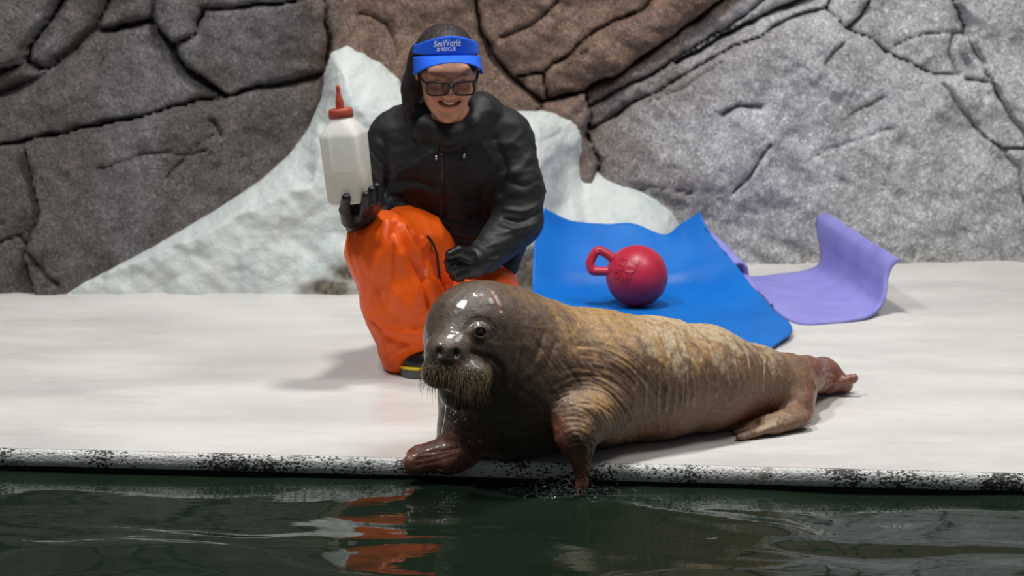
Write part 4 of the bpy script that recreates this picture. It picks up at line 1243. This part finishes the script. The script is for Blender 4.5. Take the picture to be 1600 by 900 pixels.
bits = [rect(-.026, -.0175, .0145, .0165), rect(-.026, -.0175, .0215, .0235), rect(-.026, -.024, .0145, .0235), rect(-.0195, -.0175, .0145, .0235), rect(-.0228, -.0207, .0172, .0208), rect(-.030, .024, .0258, .0264)]
Vt, Ft = join(bits)
obj('emblem', on_band(Vt, -.018, -.001), Ft, M_WHITE, visor, smooth=False)

# ---- glasses
M_FRAME = plain('glasses_frame', (18, 18, 20), 0.25, 0.6, 0.1)
t = NT('glasses_lens'); nz = t.noise(20, 2)
M_LENS = t.set(color=t.ramp(nz, [(0.3, (.93, .94, .96, 1)), (0.7, (.96, .97, .98, 1))]), rough=0.02, trans=1.0, ior=1.05)
def lens_line(s_, k=1.0):
    pts = []
    for i in range(32):
        a_ = 2 * math.pi * i / 32
        ca, sa = math.cos(a_), math.sin(a_)
        x = math.copysign(abs(ca) ** .5, ca) * .0285 * k; z = math.copysign(abs(sa) ** .5, sa) * .0185 * k
        pts.append((s_ * .0345 + x, .1085 - .10 * (abs(s_ * .0345 + x) - .01) ** 2 / .06 * 1.2, -.0035 + z * (1 + .1 * s_ * x / .03)))
    return hw(pts)
pc = []
for s_ in (-1, 1):
    L_ = lens_line(s_); L_ = np.vstack([L_, L_[:1], L_[1:2]])
    pc.append(tube(L_, .0026, 8, cap=False))
    pc.append(tube(hw([(s_ * .061, .1020, .010), (s_ * .070, .088, .010), (s_ * .082, .03, .008), (s_ * .083, -.02, .004)]), [.003, .003, .0026, .002], 8))
pc.append(tube(hw([(-.0075, .1085, .004), (0, .112, .007), (.0075, .1085, .004)]), .0028, 8))
Vg, Fg = join(pc)
gl = obj('glasses', Vg, Fg, M_FRAME, person); gl['label'] = 'black rectangular glasses'
for s_ in (-1, 1):
    L_ = lens_line(s_, .98); n_ = len(L_)
    back_ = L_ - hf * .0012
    obj('lens', np.vstack([L_, back_]), [tuple(range(n_)), tuple(range(n_, 2 * n_))[::-1]] + [(i, (i + 1) % n_, n_ + (i + 1) % n_, n_ + i) for i in range(n_)], M_LENS, gl, smooth=False)
# ================================================================== THINGS
# ---- feeding bottle held up in the glove
bb, bt = px(549, 316, 5.865), px(533, 181, 5.865)
axz = bt - bb; BH = np.linalg.norm(axz); axz /= BH
axx = np.array([1.0, 0, 0]); axx = axx - axz * (axx @ axz); axx /= np.linalg.norm(axx)
rot = math.radians(-14)
axy = np.cross(axz, axx)
axx, axy = axx * math.cos(rot) + axy * math.sin(rot), axy * math.cos(rot) - axx * math.sin(rot)
def ring(z, w, e, n=40):
    out = []
    for i in range(n):
        a_ = 2 * math.pi * (i + .5) / n
        ca, sa = math.cos(a_), math.sin(a_)
        out.append(bb + axz * z + axx * math.copysign(abs(ca) ** e, ca) * w + axy * math.copysign(abs(sa) ** e, sa) * w)
    return out
k = mpp(bb)
hw_ = 31.5 * k
prof = [(.000, .80, .55), (.002, .90, .5), (.007, .97, .48), (.016, 1.0, .34), (.10, 1.01, .33), (BH * .76, 1.03, .33), (BH * .795, 1.0, .36), (BH * .825, .94, .42), (BH * .90, .77, .6), (BH * .955, .62, .85), (BH * .98, .56, 1.0), (BH * 1.0, .55, 1.0)]
t = NT('frosted_plastic'); nz = t.noise(16, 3)
M_BOTTLE = t.set(color=t.ramp(nz, [(0.3, srgb(236, 234, 226)), (0.7, srgb(245, 244, 238))]), rough=0.32, spec=0.5, trans=0.40, ior=1.12, sss=0.0)
M_MILK = plain('milk', (232, 214, 172), 0.4, 0.4, 0.05)
M_CAP = plain('red_rubber', (164, 70, 52), 0.5, 0.4, 0.12)
Vb, Fb = loft([ring(z, w * hw_, e) for z, w, e in prof])
bottle = empty('feeding_bottle', bb)
tag(bottle, 'white plastic feeding bottle with red cap and teat held in the gloved hand', 'bottle')
obj('bottle_body', Vb, Fb, M_BOTTLE, bottle)
Vb, Fb = loft([ring(z, w * hw_ * .965, e) for z, w, e in [(.003, .85, .5), (.008, .97, .48), (.016, 1.0, .46), (BH * .38, 1.005, .36), (BH * .385, .995, .36)]])
obj('milk', Vb, Fb, M_MILK, bottle)['label'] = 'pale milk in the lower part of the bottle'
cw = 19 * k
Vb, Fb = loft([ring(z, w * cw, 1.0, 48) for z, w in [(BH - .004, .93), (BH - .004, 1.0), (BH + .004, 1.02), (BH + .015, .98), (BH + .019, .92), (BH + .0195, .3)]])
Vb = np.array(Vb);
obj('cap', Vb, Fb, M_CAP, bottle)['label'] = 'red screw cap'
Vb, Fb = loft([ring(BH + .018 + z, w, 1.0, 24) for z, w in [(0, .0115), (.004, .0108), (.018, .0105), (.026, .0095), (.036, .0062), (.046, .0054), (.056, .0056), (.060, .0048), (.063, .0025)]])
obj('teat', Vb, Fb, M_CAP, bottle)['label'] = 'red rubber teat'

# ---- blue mat, flat in front and bent up against the white rock behind
def patch(ctrl, nu, nv):
    ctrl = np.array(ctrl, float)
    rows = [smooth_line(r, nv) for r in ctrl]
    rows = np.array(rows)
    return np.array([smooth_line(rows[:, j], nu) for j in range(nv)]).transpose(1, 0, 2)
def wp(u, v, Y): return px(u, v, Y)
def gp(u, v, z=0.009): return gnd(u, v, z)
ctrl = [
 [wp(851, 326, 7.24), wp(893, 345, 7.30), wp(945, 350, 7.32), wp(988, 348, 7.33), wp(1037, 366, 7.31), wp(1062, 352, 7.30), wp(1093, 333, 7.28)],
 [wp(838, 366, 7.17), wp(886, 378, 7.22), wp(940, 384, 7.24), wp(988, 386, 7.25), wp(1040, 394, 7.24), wp(1075, 384, 7.24), wp(1112, 370, 7.22)],
 [wp(834, 410, 7.08), wp(880, 418, 7.13), wp(935, 422, 7.15), wp(990, 424, 7.16), wp(1050, 424, 7.16), wp(1092, 414, 7.16), wp(1140, 402, 7.14)],
 [wp(833, 455, 6.98), wp(882, 458, 7.02), wp(937, 460, 7.04), wp(994, 460, 7.05), wp(1060, 457, 7.06), wp(1110, 452, 7.04), wp(1172, 444, 7.0)],
 [gp(840, 500), gp(884, 503), gp(945, 506), gp(1010, 507), gp(1085, 504), gp(1140, 498), gp(1208, 482, .03)],
 [gp(850, 545), gp(900, 552), gp(960, 560), gp(1030, 562), gp(1100, 560), gp(1160, 548, .012), gp(1238, 512, .026)],
 [gp(860, 575), gp(910, 582), gp(970, 588), gp(1040, 590), gp(1110, 585), gp(1170, 562, .010), gp(1206, 541, .016)],
]
G = patch(ctrl, 90, 110)
fl = fbm(G.reshape(-1, 3) * 7, 2).reshape(G.shape[:2]) * .004
G[..., 2] = np.maximum(G[..., 2] + fl, .0085)
rag = 0.006 * np.array([abs(vnoise(np.array([[i * .37, 1.5, 2.5]]))[0]) for i in range(90)])
G[:30, 0, 0] += rag[:30] * 2; G[:30, -1, 0] -= rag[:30] * 1.6
t = NT('blue_rubber'); nz = t.noise(6, 4)
M_BLUE = t.set(color=t.ramp(nz, [(0.3, srgb(0, 100, 188)), (0.7, srgb(0, 112, 200))]), rough=0.5, spec=0.35, normal=t.bump(nz, .2, .01))
Vb, Fb = slab(G[:, ::-1], .007)
if vnormals(G[:, ::-1].reshape(-1, 3), gridfaces(90, 110))[-500][2] < 0: Vb, Fb = slab(G, .007)
tag(obj('blue_mat', Vb, Fb, M_BLUE, base=gnd(1000, 500)), 'bright blue rubber mat with torn edges lying bent against the white rock', 'mat')

# ---- purple mat, curled up at both ends
near = [wp(1140, 440, 7.36), wp(1142, 420, 7.36), wp(1154, 409, 7.36), wp(1167, 414, 7.36), wp(1172, 434, 7.36), gp(1185, 452), gp(1212, 484), gp(1250, 503), gp(1310, 501), gp(1352, 495, .012), wp(1372, 482, 6.80), wp(1381, 462, 6.82), wp(1384, 436, 6.84), wp(1391, 416, 6.84), wp(1404, 404, 6.82)]
far = [wp(1075, 376, 7.62), wp(1078, 356, 7.62), wp(1090, 346, 7.62), wp(1100, 350, 7.62), wp(1108, 376, 7.62), gp(1135, 432), gp(1165, 432), gp(1200, 430), gp(1245, 424), gp(1272, 417, .014), wp(1281, 405, 7.62), wp(1280, 385, 7.64), wp(1276, 360, 7.66), wp(1276, 340, 7.68), wp(1290, 331, 7.66)]
A_ = smooth_line(near, 90); B_ = smooth_line(far, 90)
G = np.array([[A_[i] * (1 - t_) + B_[i] * t_ for t_ in np.linspace(0, 1, 30)] for i in range(90)])
G[..., 2] = np.maximum(G[..., 2] + fbm(G.reshape(-1, 3) * 9, 2).reshape(G.shape[:2]) * .003, .008)
t = NT('purple_foam'); nz = t.noise(9, 5); n2 = t.noise(60, 3)
M_PURP = t.set(color=t.ramp(nz, [(0.3, srgb(132, 130, 202)), (0.7, srgb(148, 146, 214))]), rough=0.65, spec=0.25, normal=t.bump(n2, .15, .004))
N0 = vnormals(G.reshape(-1, 3), gridfaces(90, 30))
mid_ = N0.reshape(90, 30, 3)[45, 15]
Vb, Fb = slab(G if mid_[2] > 0 else G[:, ::-1], .008)
tag(obj('purple_mat', Vb, Fb, M_PURP, base=gnd(1280, 470)), 'lilac purple foam mat curling up at both ends against the wall', 'mat')

# ---- red play ball with a moulded handle
bc_ = px(995, 434, 6.90); br = 48.5 * mpp(bc_)
bc_[2] = max(bc_[2], br + .0125)
t = NT('red_ball_plastic'); nz = t.noise(18, 4)
M_BALL = t.set(color=t.ramp(nz, [(0.3, srgb(172, 34, 58)), (0.7, srgb(188, 44, 68))]), rough=0.38, spec=0.45, normal=t.bump(nz, .08, .004))
ballo = empty('play_ball', (bc_[0], bc_[1], bc_[2] - br))
tag(ballo, 'red plastic play ball with a loop handle sitting on the blue mat', 'ball')
Vb, Fb = sph(bc_, br, 64, 40); obj('ball_body', Vb, Fb, M_BALL, ballo)
vd = CAM - bc_; vd /= np.linalg.norm(vd)
bx_ = np.cross([0, 0, 1.0], vd); bx_ = bx_ / np.linalg.norm(bx_); by_ = np.cross(vd, bx_)
kb = mpp(bc_)
def bpt(u, v, w=0.0): return bc_ + bx_ * ((u - 995) * kb) + by_ * ((434 - v) * kb) + vd * w
hp = smooth_line([bpt(958, 408, .015), bpt(948, 400, .014), bpt(936, 394.5, .012), bpt(930, 398, .012), bpt(924, 408, .012), bpt(922, 416, .012), bpt(925, 425, .012), bpt(930, 427, .012), bpt(942, 427, .013), bpt(956, 427, .015)], 50)
Vb, Fb = tube(hp, 7.2 * kb, 12, flat=1.25, nrm=vd)
obj('handle', Vb, Fb, M_BALL, ballo)['label'] = 'red loop handle of the ball'
def on_ball(Vt_, cx, cy, ang):
    ca, sa = math.cos(ang), math.sin(ang)
    out = []
    for x, y, z in Vt_:
        X_, Y_ = cx + ca * x - sa * y, cy + sa * x + ca * y
        r_ = math.hypot(X_, Y_); a_ = r_ / br
        d_ = (bx_ * X_ + by_ * Y_) / max(r_, 1e-9) * math.sin(a_) + vd * math.cos(a_)
        out.append(bc_ + d_ * (br + z - .0003))
    return np.array(out)
for word, cx, cy, an, sz in (('JOLLY', -.054, .024, math.radians(66), .033), ('BALL', -.019, .016, math.radians(62), .037)):
    Vt, Ft = textmesh(word, sz, .0028, .0008)
    obj('lettering', on_ball(Vt, cx, cy, an), Ft, M_BALL, ballo, smooth=False)

for o in bpy.data.objects:
    if '_b' in o: del o['_b']
